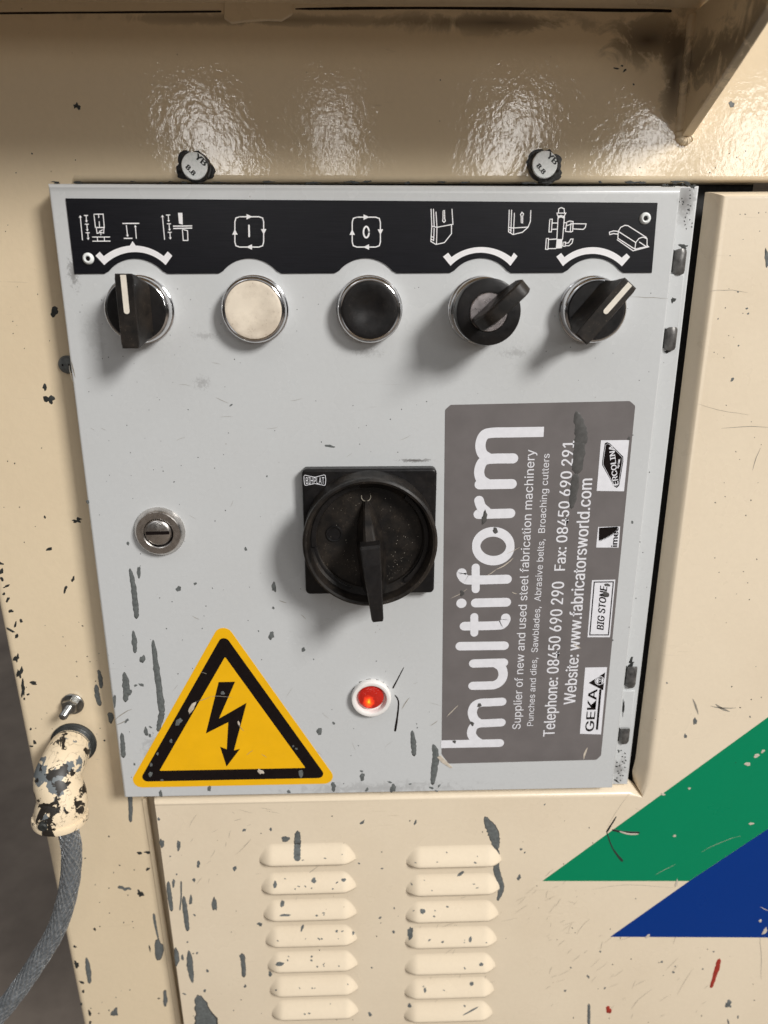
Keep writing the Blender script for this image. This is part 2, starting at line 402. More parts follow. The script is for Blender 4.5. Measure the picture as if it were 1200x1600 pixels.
RND = random.Random(11)
def blob(px, py, w, h, d, rot=0.0, rough=0.28, n=16, th=0.12):
    """irregular patch w x h photo-px, centred at px, py on plane d"""
    ph = [RND.uniform(0, 6.28) for _ in range(4)]; pts = []
    for i in range(n):
        a = 2*math.pi*i/n
        r = 1+rough*(0.5*math.sin(2*a+ph[0])+0.4*math.sin(3*a+ph[1])+0.4*math.sin(5*a+ph[2]))+RND.uniform(-rough, rough)*0.35
        x, y = math.cos(a)*w/2*r, math.sin(a)*h/2*r; c, s = math.cos(rot), math.sin(rot)
        pts.append(U(px+x*c-y*s, py+x*s+y*c, d))
    return pad(pts, U(px, py, d), d, th)
def pad(pts, c, d, th=0.12):
    pts = ccw(pts); n = len(pts); cx, cz = c
    V = [P3(x, z, d-0.05) for x, z in pts]+[P3(cx+(x-cx)*0.88, cz+(z-cz)*0.88, d+th) for x, z in pts]+[P3(cx, cz, d+th*1.15)]
    Fc = [(i, (i+1) % n, n+(i+1) % n, n+i) for i in range(n)]+[(n+i, n+(i+1) % n, 2*n) for i in range(n)]
    return V, Fc, True
def drip(path, w, d, th=0.2, jag=0.16, ends=(0.45, 0.8)):
    """ragged run of paint along photo-px path"""
    P = spline(path, 7); n = len(P); V, Fc = [], []
    if not isinstance(w, (list, tuple)): w = [w]*len(path)
    L, Rr = [], []
    for i, p in enumerate(P):
        t = (P[min(i+1, n-1)]-P[max(i-1, 0)]).normalized(); m = Vector((-t.y, t.x)); k = i/(n-1)*(len(w)-1); a = int(min(k, len(w)-2)) if len(w) > 1 else 0
        ww = w[a]+(w[min(a+1, len(w)-1)]-w[a])*(k-a)
        e0, e1 = i/(n-1), 1-i/(n-1); sh = 1.0
        if e0 < 0.18: sh *= ends[0]+(1-ends[0])*math.sqrt(e0/0.18)
        if e1 < 0.12: sh *= ends[1]+(1-ends[1])*math.sqrt(e1/0.12)
        L.append(p+m*ww/2*sh*(1+RND.uniform(-jag, jag))); Rr.append(p-m*ww/2*sh*(1+RND.uniform(-jag, jag)))
    for end, sg in ((0, -1), (n-1, 1)):
        pass
    for i in range(n):
        l, r = Vector(U(*L[i], d)), Vector(U(*Rr[i], d)); c = (l+r)/2
        V += [P3(*l, d-0.05), P3(*(c+(l-c)*0.8), d+th*0.8), P3(*c, d+th), P3(*(c+(r-c)*0.8), d+th*0.8), P3(*r, d-0.05)]
    for i in range(n-1):
        for k in range(4): Fc.append((5*i+k, 5*i+k+1, 5*i+5+k+1, 5*i+5+k))
    for b, s in ((0, -1), (n-1, 1)):
        t = (P[1]-P[0] if b == 0 else P[-1]-P[-2]).normalized()*(1 if b else -1)
        ww = (L[b]-Rr[b]).length*0.55; q = U(*(P[b]+t*ww), d); V.append(P3(*q, d-0.05)); c = len(V)-1
        for k in range(4): Fc.append((5*b+k, 5*b+k+1, c))
    return V, Fc, True

# ================================================================== SETTING
fl = obj('floor', ([(-6, -6, -0.95), (6, -6, -0.95), (6, 6, -0.95), (-6, 6, -0.95)], [(0, 1, 2, 3)]), 'floor'); fl['kind'] = 'structure'

# ================================================================== MACHINE BODY
DB, DC, DS = -15.0, -4.0, -7.0      # body sheet, cover sheet, box hinge strip (mm in front of the door face)
body = thing('machine_body', 'cream painted steel machine body behind the grey control box, with shelf above', 'machine', P3(100, -500, -60))
ztop, zlip = 74.0, 3.2
out = [(-60.5, -205), (-60.5, ztop+60), (520, ztop+60), (520, zlip+1.6), (300, zlip+0.6), (6.0, zlip-0.6), (2.0, -6), (6.3, -339), (13.2, -545), (-50.8, -545)]
am = [4, 0.5, 0.5, 2.6, 2.6, 0.3, 1.0, 1.4, 0.5, 4]
q = ccw(out)
obj('front_sheet', prism(out, -75, DB, seg=6, am=am, dbev=2.6), 'body', body)
# folded return behind the seam; block coloured near black for the shade inside
obj('cavity_shade_block', prism([(0, 10), (330, 12), (330, -560), (5, -560)], -60, -24), 'gap_shade', body)
# shelf above, its underside in view
shelf_d = 80.0; zs = U(600, 27, DB)[1]+0.5
sh = prism([(-260, zs+3.2), (292, zs+4.6), (292, zs+9.6), (-260, zs+8.2)], DB-3, shelf_d, 0.8)
obj('shelf', sh, 'bracket', body)
obj('shelf_lip', prism([(-260, zs-1), (292, zs+0.4), (292, zs+4.0), (-260, zs+2.6)], shelf_d-5, shelf_d+0.5, 0.5), 'bracket', body)
# dark seam under the shelf
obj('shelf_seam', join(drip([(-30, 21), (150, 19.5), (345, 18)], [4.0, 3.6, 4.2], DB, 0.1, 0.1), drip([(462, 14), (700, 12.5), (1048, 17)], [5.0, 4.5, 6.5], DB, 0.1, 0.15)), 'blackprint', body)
wb_ = up_px([(350, -30), (457, -30), (457, 24), (440, 34), (420, 33), (385, 35), (362, 38), (350, 30)], DB)
obj('weld_pad', prism(rounded(wb_, 1.2, 3), DB-1, DB+1.0, 0.7), 'bracket', body)
# triangular gusset plate
gx0, gx1 = 287.6, 292.2; zt = 24.0
def gusset():
    pr = [(DB-2, zs+3.4), (shelf_d-4, zs+3.4), (shelf_d-4, zs-2), (DB+38, 39.5), (DB+2.5, zt-1.0), (DB-2, zt-1.5)]
    V, Fc = [], []; b = 0.7
    for x, k in ((gx0, 0), (gx0-0, 0),): pass
    rings = [(gx0, b), (gx0+b, 0), (gx1-b, 0), (gx1, b)]
    cx = sum(p[0] for p in pr)/6; cz = sum(p[1] for p in pr)/6
    for x, s in rings:
        for d, z in pr:
            L = math.hypot(d-cx, z-cz); V.append(P3(x, z+(cz-z)/L*s, d+(cx-d)/L*s))
    n = len(pr)
    for k in range(3):
        for i in range(n): j = (i+1) % n; Fc.append((k*n+i, (k+1)*n+i, (k+1)*n+j, k*n+j))
    Fc.append(tuple(range(n))); Fc.append(tuple(3*n+i for i in range(n))[::-1]); return V, Fc, [False]*len(Fc)
obj('gusset_plate', gusset(), 'bracket', body)
wl = spline([P3(gx0-0.5, zs+2, DB+0.5), P3(gx0-0.9, 50, DB+0.6), P3(gx0-0.7, 35, DB+0.6), P3(gx0-0.3, zt, DB+0.4), P3(gx0+2, zt-2.6, DB+0.4), P3(gx1, zt-1, DB+0.2)], 10)
obj('weld_bead', tube(wl, [0.0022*(1+RND.uniform(-0.12, 0.12)) for _ in wl], 10), 'bracket', body)
obj('seam_backing', prism([(-2, -325), (24, -325), (34, -560), (2, -560)], DB-9, DB-3.2), 'body', body)
# slim folded flange beside the seam
obj('seam_flange', prism([U(222, 1247, DB), U(229, 1247, DB), U(287, 1620, DB), U(279, 1620, DB)], DB-1, DB+0.9, 0.6), 'body', body)

def chips(parent, d, big, small, bigname='paint_chip', mat='chip', smallname='paint_flecks', th=0.12):
    for b in big:
        m = drip(b[0], b[1], d, th) if isinstance(b[0], list) else blob(*b[:4], d, *(b[4:] if len(b) > 4 else ()), th=th)
        obj(bigname, m, mat, parent)
    if small:
        obj(smallname, join(*[blob(*s[:4], d, RND.uniform(0, 3), 0.35, 9, 0.08) for s in small]), mat, parent, kind='stuff')
chips(body, DB, [([(154, 1047), (157, 1060), (158, 1074)], [4, 8, 6]), ([(150, 1070), (152, 1085), (156, 1101)], [6, 9, 7]),
                 ([(203, 1240), (204, 1262), (204, 1283)], [8, 7, 6]), ([(135, 1497), (138, 1515), (140, 1535)], [5, 9, 6]), (173, 1121, 9, 20),
                 (195, 1388, 18, 7, 0.1, 0.6), (248, 1484, 13, 38), ([(240, 1428), (243, 1446), (247, 1466)], [5, 4, 3]), (258, 1560, 8, 24), (179, 1582, 9, 15, 0, 0.6)], [])
chips(body, DB, [(85, 487, 11, 19, 0.5), (77, 624, 15, 16, 0, 0.55), (121, 813, 13, 8, 0, 0.6), (26, 1028, 8, 13, 0, 0.6), (31, 1051, 10, 15, 0, 0.7), (36, 1076, 7, 24, 0, 0.5), (52, 1067, 12, 6, 0.1), (120, 1507, 11, 7, 0.7, 0.5),
                 (219, 1396, 9, 11, 0, 0.5), (120, 166, 11, 10, 0, 0.6)],
      [(70, 605, 7, 11), (70, 808, 4, 5), (77, 858, 6, 10), (137, 784, 4, 5), (114, 905, 5, 10), (102, 921, 5, 13), (10, 916, 12, 4), (12, 937, 10, 5), (17, 955, 10, 5), (33, 970, 6, 6), (24, 976, 11, 4), (26, 994, 9, 5),
       (17, 985, 4, 14), (3, 905, 8, 6), (1, 880, 5, 10), (2, 893, 6, 12), (6, 928, 5, 5), (54, 1160, 7, 6), (48, 1139, 4, 4), (49, 1166, 3, 6), (38, 1092, 4, 4), (44, 1085, 4, 5), (95, 1122, 3, 3), (163, 1157, 4, 3),
       (170, 1307, 3, 3), (218, 1333, 5, 9), (231, 1332, 4, 13), (231, 1358, 5, 7), (148, 1452, 6, 4), (117, 1479, 6, 4), (130, 1549, 5, 5), (128, 1535, 4, 9), (140, 1583, 5, 10), (187, 1352, 3, 2), (234, 1482, 3, 10), (248, 1560, 4, 3),
       (133, 1341, 2, 3), (207, 1440, 2, 2), (127, 1569, 3, 5), (141, 1598, 6, 5), (50, 240, 3, 3), (25, 270, 2, 2), (118, 250, 2, 2), (688, 125, 3, 2), (20, 502, 2, 2), (23, 724, 3, 2), (65, 700, 2, 2), (129, 978, 3, 2),
       (963, 107, 3, 10), (976, 110, 7, 4), (972, 103, 4, 4), (990, 132, 4, 3), (1140, 240, 2, 2), (1151, 246, 2, 2), (1165, 236, 2, 2), (1109, 270, 2, 3), (1118, 262, 2, 2), (1000, 262, 2, 2)], mat='chipdark')
chips(body, DB, [(1143, 163, 9, 10)], [])
# paint chipped black around the two bolts
for i, (bx, by) in enumerate(((305, 259), (852, 257))):
    obj('chipped_ring', join(blob(bx-1, by+2, 60, 52, DB, 0.2, 0.2, 30, 0.06), blob(bx-17, by+8, 16, 20, DB, 0.5, 0.4, 16, 0.1), blob(bx+15, by+4, 18, 14, DB, 0.5, 0.4, 16, 0.13)), 'grime', body)

# ================================================================== VENT COVER
cover = thing('vent_cover', 'cream louvred steel cover below the control box, with a green and a blue stripe', 'panel', P3(160, -500, DC))
xl0, xl1 = U(238, 1250, DC)[0], U(287, 1600, DC)[0]
zt_c = U(700, 1240, DC)[1]; xr = U(1065, 600, DC)[0]
zt = zt_c
cvo = [((xl0, zt+1.5), (xl0+1, zt-3)), ((298, zt+1.2), (297, zt-3.2)), ((301.5, zt-1.5), (300.5, zt-3.9)), ((305.2, zt-5), (305.0, zt-5.6)), ((302.2, zt-0.5), (304.8, zt-3.4)), ((301.0, zt+6), (306.8, zt+4)),
       ((302.0, zt+15), (307.4, zt+14)), ((302.0, -0.8), (307.4, -3.6)), ((560, 2.6), (560, -0.9)), ((560, -560), (560, -560)), ((xl1, -560), (xl1+1, -560))]
cvo = cvo[::-1]; n_ = len(cvo)
V, Fc, S = [], [], []
rings = [([o_ for o_, i_ in cvo], DC-9.6)]
for u_, dr_ in ((0, 9), (0.15, 6.9), (0.3, 5.0), (0.45, 3.4), (0.6, 2.15), (0.75, 1.2), (0.9, 0.55), (1.05, 0.2), (1.2, 0.04), (1.32, 0.0)):
    rings.append(([(o_[0]+(i_[0]-o_[0])*u_, o_[1]+(i_[1]-o_[1])*u_) for o_, i_ in cvo], DC-dr_))
for r_, d_ in rings: V += [P3(x, z, d_) for x, z in r_]
for k in range(len(rings)-1):
    for i in range(n_):
        j = (i+1) % n_; Fc.append((k*n_+i, k*n_+j, (k+1)*n_+j, (k+1)*n_+i)); S.append(True)
Fc.append(tuple((len(rings)-1)*n_+i for i in range(n_))); S.append(False)
obj('cover_sheet', (V, Fc, S), 'cover', cover)
# louvres
def louvre_mesh(w, h, prot=5.2):
    V, Fc = [], []; nu, nv = 40, 12
    for j in range(nv+1):
        v = j/nv
        for i in range(nu+1):
            u = i/nu; x = (u-0.5)*w; ed = min(u, 1-u)*w
            e_ = min(1, ed/(h*0.62)); e_ = 1-(1-e_)**1.7
            low = h*(1-e_)*0.74
            q = v; p = q*q*(3-2*q)*0.45+0.55*q
            if v < 0.2: p *= (v/0.2)**0.5
            if v > 0.95: p *= 1-((v-0.95)/0.05)**2*0.12
            z = h*0.5-low-v*(h-low)
            V.append(P3(x, z, -0.06+prot*p*e_))
    for j in range(nv):
        for i in range(nu): a = j*(nu+1)+i; Fc.append((a, a+nu+1, a+nu+2, a+1))
    b = nv*(nu+1); k0 = len(V)
    for i in range(nu+1): v_ = V[b+i]; V.append(Vector((v_.x, 0.0004, v_.z+0.0012)))
    for i in range(nu): Fc.append((b+i, k0+i, k0+i+1, b+i+1))
    S = [True]*(nu*nv)+[False]*nu
    return V, Fc, S
lx = [[(405, 556), (424.5, 560)], [(634.5, 783), (631, 769)]]
ly = [[1347, 1391, 1432.5, 1473, 1512.5, 1550, 1586.5], [1350, 1393.5, 1435, 1475, 1516, 1553.5, 1590]]
lm = None
for c in range(2):
    for r in range(7):
        t = r/6; a = lx[c][0][0]*(1-t)+lx[c][1][0]*t; b = lx[c][0][1]*(1-t)+lx[c][1][1]*t; y = ly[c][r]
        (x0, z0), (x1, _), (_, z1) = U(a, y-1, DC), U(b, y-1, DC), U(a, y-29, DC)
        if lm is None:
            w_, h_ = (x1-x0), 13.0
            o = obj('louvre', louvre_mesh(w_, h_), 'cover', cover); lm = o.data
            # mesh is centred on the origin of the cover frame, so undo the parent offset
            for v in lm.vertices: v.co += LOC[cover]
        else:
            o = bpy.data.objects.new('louvre', lm); COL.objects.link(o); o.parent = cover
        o.location = P3((x0+x1)/2, z0+h_*0.5, DC)-LOC[cover]; o.scale = ((x1-x0)/w_, 1, 1)
        # shadow gap of the slot itself
# stripes
g0, g1, g2, g3 = U(847.5, 1376.5, DC), U(1200, 1120.5, DC), U(1200, 1294.7, DC), U(1076.6, 1376.5, DC)
def ext(a, b, k): return (a[0]+(b[0]-a[0])*k, a[1]+(b[1]-a[1])*k)
gE, gF = ext(g0, g1, 1.9), ext(g3, g2, 2.9)
obj('green_stripe', prism([g0, g3, gF, gE], DC-0.02, DC+0.10), 'green', cover)
b0, b1 = U(953.6, 1463.6, DC), U(1200, 1464.8, DC)
bS = ext(g3, g2, 0.0)
sl = (g2[0]-g3[0], g2[1]-g3[1])
obj('blue_stripe', prism([b0, ext(b0, b1, 2.4), (gF[0]+40, gF[1]-0.6), (gF[0], gF[1]-0.15), (g3[0]+0.1, g3[1]-0.1)], DC-0.02, DC+0.10), 'blue', cover)
chips(cover, DC, [(253, 1318, 8, 14), (279, 1321, 7, 15), (310, 1350, 6, 11), ([(263, 1378), (265, 1400), (268, 1422)], [6, 8, 6]), (271, 1380, 5, 13), ([(283, 1377), (283, 1400), (281, 1422)], [3.4, 2.4, 2.4]), (298, 1406, 6, 14),
                  ([(287, 1401), (290, 1428), (293, 1453)], [6, 9, 7]), (335, 1413, 8, 24), (276, 1495, 9, 26), (285, 1496, 4, 10), ([(295, 1486), (297, 1508), (299, 1523), (301, 1535)], [6, 11, 9, 3]),
                  ([(378, 1491), (379.5, 1502), (381, 1525)], [11, 8, 7]), ([(309, 1556), (317, 1578), (324, 1606)], [12, 26, 44]), (446, 1311, 12, 11), ([(465, 1299), (465, 1310), (465, 1318)], [8, 11, 11]),
                  ([(758, 1277), (768, 1296), (773, 1310), (776, 1326)], [9, 18, 18, 9]), ([(778, 1329), (776, 1348), (776, 1362), (783, 1385), (778, 1406)], [9, 10, 11, 11, 5]), ([(920, 1569), (920, 1585), (920, 1602)], 5), (1086, 1127, 6, 12), (1198, 403, 7, 28)],
      [(248, 1280, 5, 5), (381, 1297, 5, 5), (367, 1357, 7, 7), (303, 1375, 6, 6), (304, 1430, 3, 5), (308, 1489, 4, 4), (324, 1517, 5, 5), (383, 1541, 5, 5), (320, 1548, 5, 5), (288, 1553, 6, 3), (266, 1338, 3, 3), (276, 1366, 3, 3), (293, 1472, 3, 3),
       (383, 1297, 4, 4), (423, 1296, 5, 5), (566, 1285, 5, 9), (649, 1285, 4, 9), (406, 1444, 7, 8), (594, 1434, 5, 4), (615, 1456, 6, 4), (581, 1512, 3, 3), (578, 1585, 7, 6), (422, 1522, 7, 8), (616, 1419, 3, 3), (561, 1349, 4, 3), (597, 1357, 4, 3),
       (1071, 1150, 8, 5), (814, 1327, 5, 4), (820, 1332, 3, 3), (811, 1371, 6, 10), (919, 1526, 6, 4), (1034, 1503, 4, 4), (1052, 1519, 4, 4), (1115, 1487, 3, 3), (945, 1544, 4, 3), (883, 1548, 4, 4), (1144, 593, 5, 7), (1172, 1120, 3, 3), (1087, 1230, 5, 4),
       (1098, 1514, 3, 3), (892, 1512, 3, 3), (851, 1257, 4, 2), (1042, 1067, 3, 3), (1055, 1510, 2, 3), (938, 1487, 4, 3), (1153, 1589, 3, 5), (1138, 1597, 3, 10), (1153, 456, 3, 3), (1122, 498, 3, 2), (1167, 482, 5, 3), (1169, 490, 3, 4), (1154, 540, 3, 3)])
obj('paint_smudge', blob(1138, 1569, 12, 11, DC, 0.2, 0.5), 'chip', cover)
chips(cover, DC, [([(1124, 1499), (1120, 1515), (1111, 1542)], [8, 8, 6]), (951, 1578, 9, 13)], [], 'red_paint_mark', 'red')
def louv_chips():
    A = [(490, 1376, 8, 9), (441, 1412, 7, 11), (537, 1375, 8, 5), (660, 1424, 8, 8), (430, 1382, 6, 12), (720, 1365, 14, 5, -0.7), (735, 1468, 5, 10), (737, 1537, 6, 6), (641, 1458, 9, 20, 0.1), (752, 1507, 6, 6), (446, 1430, 18, 4), (437, 1506, 13, 6), (552, 1458, 4, 6), (664, 1547, 4, 8), (640, 1571, 6, 6), (735, 1580, 26, 2.4, -0.5), (472, 1450, 4, 12, 0.3), (526, 1455, 4, 4)]
    return A
from mathutils.bvhtree import BVHTree
bpy.context.view_layer.update()
bv, bf = [], []
for o in [o for o in bpy.data.objects if o.name.split('.')[0] in ('louvre', 'cover_sheet')]:
    k = len(bv); bv += [o.matrix_world @ v.co for v in o.data.vertices]; bf += [tuple(i+k for i in p.vertices) for p in o.data.polygons]
BV = BVHTree.FromPolygons(bv, bf)
def on_cover(px, py):
    v = (FW + RT*((px-600)/F) + DN*((py-800)/F)).normalized(); h = BV.ray_cast(CAM, v)
    return h[0]-v*0.00012 if h[0] else P3(*U(px, py, DC), DC)
def stuck(px, py, w, h, rot=0.0, rough=0.4, n=14):
    pts = []
    for ring in (1.0, 0.5):
        for i in range(n):
            a = 2*math.pi*i/n
            if ring == 1.0: pts.append(1+RND.uniform(-rough, rough)*0.6)
            rr_ = pts[i]*ring; x, y = math.cos(a)*w/2*rr_, math.sin(a)*h/2*rr_; c, s = math.cos(rot), math.sin(rot)
            yield_.append(on_cover(px+x*c-y*s, py+x*s+y*c))
def stuck_mesh(*a, **k):
    global yield_; yield_ = []; stuck(*a, **k); n = len(yield_)//2; V = yield_+[on_cover(a[0], a[1])]
    return V, [(i, (i+1) % n, n+(i+1) % n, n+i) for i in range(n)]+[(n+i, n+(i+1) % n, 2*n) for i in range(n)], False
lc = louv_chips()
for _ in range(60):
    c = RND.randrange(2); r_ = RND.randrange(7); lc.append((RND.uniform(*((415, 550) if c == 0 else (642, 765))), ly[c][r_]-RND.choice((2, 3, 6, 12, 18)), RND.uniform(1.5, 5), RND.uniform(1.2, 3), RND.uniform(-1, 1)))
obj('louvre_chips', join(*[stuck_mesh(*a) for a in lc]), 'chip', cover, kind='stuff')
obj('paint_chip', join(*[stuck_mesh(464.5, y_, 11, 11, 0, 0.15) for y_ in (1316, 1322, 1328, 1334, 1340)]), 'chip', cover)
# fine scratches
def scratch(px0, py0, px1, py1, w, d):
    a, b = Vector(U(px0, py0, d)), Vector(U(px1, py1, d)); n = 6; pts = []
    t = (b-a); m = Vector((-t.y, t.x)).normalized(); k = RND.uniform(-0.06, 0.06)*t.length
    for i in range(n): s = i/(n-1); pts.append(a+t*s+m*(k*4*s*(1-s)+RND.uniform(-0.03, 0.03)*t.length*0.3))
    return ribbon(pts, [w*max(0.2, math.sin(math.pi*(0.08+0.84*i/(n-1)))) for i in range(n)], d+0.06, (False, False))
sc = []
for (x, y, n, ax, sp) in ((860, 1430, 14, -0.7, 90), (900, 1500, 14, -0.6, 120), (1000, 1560, 12, -0.8, 120), (700, 1560, 8, -0.9, 60), (380, 1260, 9, 0.3, 60), (330, 1330, 6, -1.0, 60), (1100, 1180, 6, 0.8, 60), (1000, 1300, 5, 0.9, 60), (1120, 1450, 6, -1.2, 50), (470, 1390, 10, -0.6, 60), (700, 1440, 10, -0.4, 60)):
    for _ in range(int(n*1.8)):
        X, Y = x+RND.gauss(0, sp*0.5), y+RND.gauss(0, sp*0.4); a = ax+RND.gauss(0, 0.35); L = abs(RND.gauss(9, 10))+3
        if Y < 1262 or X < 262: continue
        sc.append(scratch(X, Y, X+math.cos(a)*L, Y+math.sin(a)*L, RND.uniform(0.10, 0.22), DC+0.03))
sc += [scratch(948, 1293, 985, 1238, 0.14, DC), scratch(990, 1570, 1020, 1545, 0.2, DC), scratch(1187, 1460, 1190, 1530, 0.3, DC), scratch(925, 1390, 1054, 1388, 0.2, DC), scratch(1108, 455, 1108+60, 458, 0.2, DC), scratch(1127, 669, 1205, 668, 0.3, DC), scratch(1090, 630, 1170, 648, 0.15, DC), scratch(1188, 700, 1176, 735, 0.35, DC), scratch(1110, 1103, 1150, 1106, 0.8, DC), scratch(1082, 1092, 1091, 1116, 1.2, DC), scratch(1118, 1100, 1140, 1112, 1.4, DC)]
obj('surface_scratches', join(*sc), 'scratch', cover, kind='stuff')
obj('dust_specks', join(*[blob(X_, Y_, *(2*[RND.uniform(1.2, 2.6)]), DC, 0, 0.5, 6, 0.04) for X_, Y_ in [(RND.uniform(300, 1195), RND.uniform(1275, 1598)) for _ in range(80)]+[(RND.uniform(1115, 1198), RND.uniform(310, 1150)) for _ in range(40)]]), 'chipdark', cover, kind='stuff')
obj('dust_specks', join(*[blob(X_, Y_, *(2*[RND.uniform(1.2, 2.6)]), DB, 0, 0.5, 6, 0.04) for X_, Y_ in [(RND.uniform(0, 60), RND.uniform(300, 900)) for _ in range(12)]+[(RND.uniform(140, 215), RND.uniform(1290, 1598)) for _ in range(18)]+[(RND.uniform(40, 150), RND.uniform(950, 1150)) for _ in range(12)]]), 'chipdark', body, kind='stuff')
sg = [drip([(963, 1276), (950, 1297), (948, 1300)], [2, 3, 2], DC+0.1, 0.15), drip([(948, 1300), (957, 1325), (972, 1345)], [1.6, 2.2, 5], DC+0.1, 0.15), drip([(957, 1297), (975, 1300), (999, 1301)], [4, 3.4, 3], DC+0.1, 0.2)]
obj('gouge', join(*sg), 'chipdark', cover)
sg = [drip([(968, 1299), (982, 1303), (997, 1303)], [2, 3, 2], DC+0.2, 0.25), blob(1168, 1194, 9, 6, DC+0.12), blob(1182, 1181, 11, 5, DC+0.12, -0.4), blob(1192, 1174, 8, 4, DC+0.12, -0.5), blob(1174, 1287, 8, 4, DC+0.12), blob(1054, 1306, 5, 4, DC+0.12), blob(1077, 1232, 5, 3, DC+0.12), blob(1195, 1455, 6, 12, DC+0.12, 0.4), blob(1188, 1439, 4, 5, DC+0.12), blob(1012, 1463, 9, 4, DC+0.12, -0.8), blob(1057, 1380, 4, 12, DC+0.12, 0.3), blob(1036, 1241, 7, 4, DC+0.12)]
sg += [scratch(1095, 1332, 1158, 1306, 0.2, DC+0.1), scratch(1024, 1367, 1056, 1350, 0.2, DC+0.1), scratch(1188, 1417, 1203, 1424, 0.5, DC+0.1)]
obj('stripe_scratches', join(*sg), 'ltscratch', cover, kind='stuff')

# ================================================================== CONTROL BOX
box = thing('control_box', 'light grey steel control box with hinged door carrying all the switches', 'control box', P3(142, -326, DB))
TL, TR, BR, BL = U(73, 286, 0), U(1066, 291, 0), U(958, 1232, 0), U(193, 1247, 0)
# housing flange with hinges, right of the door
hs = [(TL[0]+3, -1), (TR[0]+10.9, 1.2), (TR[0]+11.2, -328.6), (TL[0]+3, -322)]
obj('housing', prism(hs, -60, DS, 0.8), 'grey', box)
door_o = ccw([TL, TR, BR, BL])
nd = len(door_o)
def door_mesh():
    p = ccw(door_o); V, Fc, S = [], [], []
    rings = [(p, DS-4.0)]
    # wider roll along the top edge
    am = []
    for i in range(len(p)):
        a, b = p[i], p[(i+1) % len(p)]; mz = (a[1]+b[1])/2; mx = (a[0]+b[0])/2
        am.append(3.4 if mz > -2.0 else (1.6 if mx < 10 else (1.0 if mz < -320 else 1.3)))
    for k in range(8):
        t = k/7*math.pi/2; rings.append((inset(p, [a*(1-math.cos(t)) for a in am]), -2.4*(1-math.sin(t))))
    n = len(p)
    for r_, d_ in rings: V += [P3(x, z, d_) for x, z in r_]
    for k in range(len(rings)-1):
        for i in range(n): j = (i+1) % n; Fc.append((k*n+i, k*n+j, (k+1)*n+j, (k+1)*n+i)); S.append(True)
    Fc.append(tuple((len(rings)-1)*n+i for i in range(n))); S.append(False); return V, Fc, S
door = obj('door', door_mesh(), 'grey', box)
# hinges: bare steel knuckles let into the flange
hx = TR[0]+5.0
for (px, py, hh) in ((1067, 409, 9.0), (1052, 529, 8.6), (989, 1056, 11.0), (978, 1148, 7.6)):
    x, z = U(px, py, DS); x = hx+0.6
    obj('hinge_knuckle', tube([P3(x, z-hh/2, DS-0.9), P3(x, z-hh/2+0.4, DS-0.7), P3(x, z+hh/2-0.4, DS-0.7), P3(x, z+hh/2, DS-0.9)], [0.0031, 0.0032, 0.0032, 0.0031], 20), 'hinge', box)
    obj('hinge_slot', prism([(x-4.4, z-hh/2-0.2), (x-2.6, z-hh/2-0.2), (x-2.6, z+hh/2+0.4), (x-4.2, z+hh/2+1.6)], DS-0.5, DS+0.12), 'chipdark', box)
for (py0, py1, px) in ((428, 514, 1060), (1078, 1136, 984)):
    z0, z1 = U(px, py0, DS)[1], U(px, py1, DS)[1]
    obj('hinge_leaf', prism([(hx-3.8, z0), (hx+3.6, z0), (hx+3.6, z1), (hx-3.8, z1)], DS-0.3, DS+0.9, 0.6), 'grey', box)
obj('rust_stain', join(blob(1068, 385, 12, 8, DS, 0, 0.6), blob(1052, 469, 7, 9, DS+0.9, 0, 0.4), blob(1043, 548, 12, 7, DS, -0.5, 0.6), blob(986, 1036, 10, 14, DS, 0.6, 0.6), blob(974, 1105, 3, 30, DS+0.9, 0.05, 0.4), blob(963, 1220, 9, 3, DS, 0.5, 0.4),
    *[blob(RND.gauss(1072, 6), RND.uniform(295, 360), 2.2, 2.6, DS, 0, 0.4, 7) for _ in range(22)], *[blob(RND.uniform(962, 978), RND.uniform(1168, 1220), 2.4, 2.4, DS, 0, 0.4, 7) for _ in range(22)]), 'chipdark', box, kind='stuff')
obj('top_grime', join(*[blob(RND.uniform(60, 1090), 284.5+RND.uniform(-1, 1.5), RND.uniform(6, 26), RND.uniform(2, 4), -1.6, 0, 0.5, 9, 0.3) for _ in range(26)], *[blob(RND.uniform(1030, 1088), 289+RND.uniform(-3, 5), RND.uniform(3, 9), RND.uniform(3, 6), DS, 0, 0.6, 9, 0.2) for _ in range(12)]), 'chipdark', box, kind='stuff')
D = 0.0
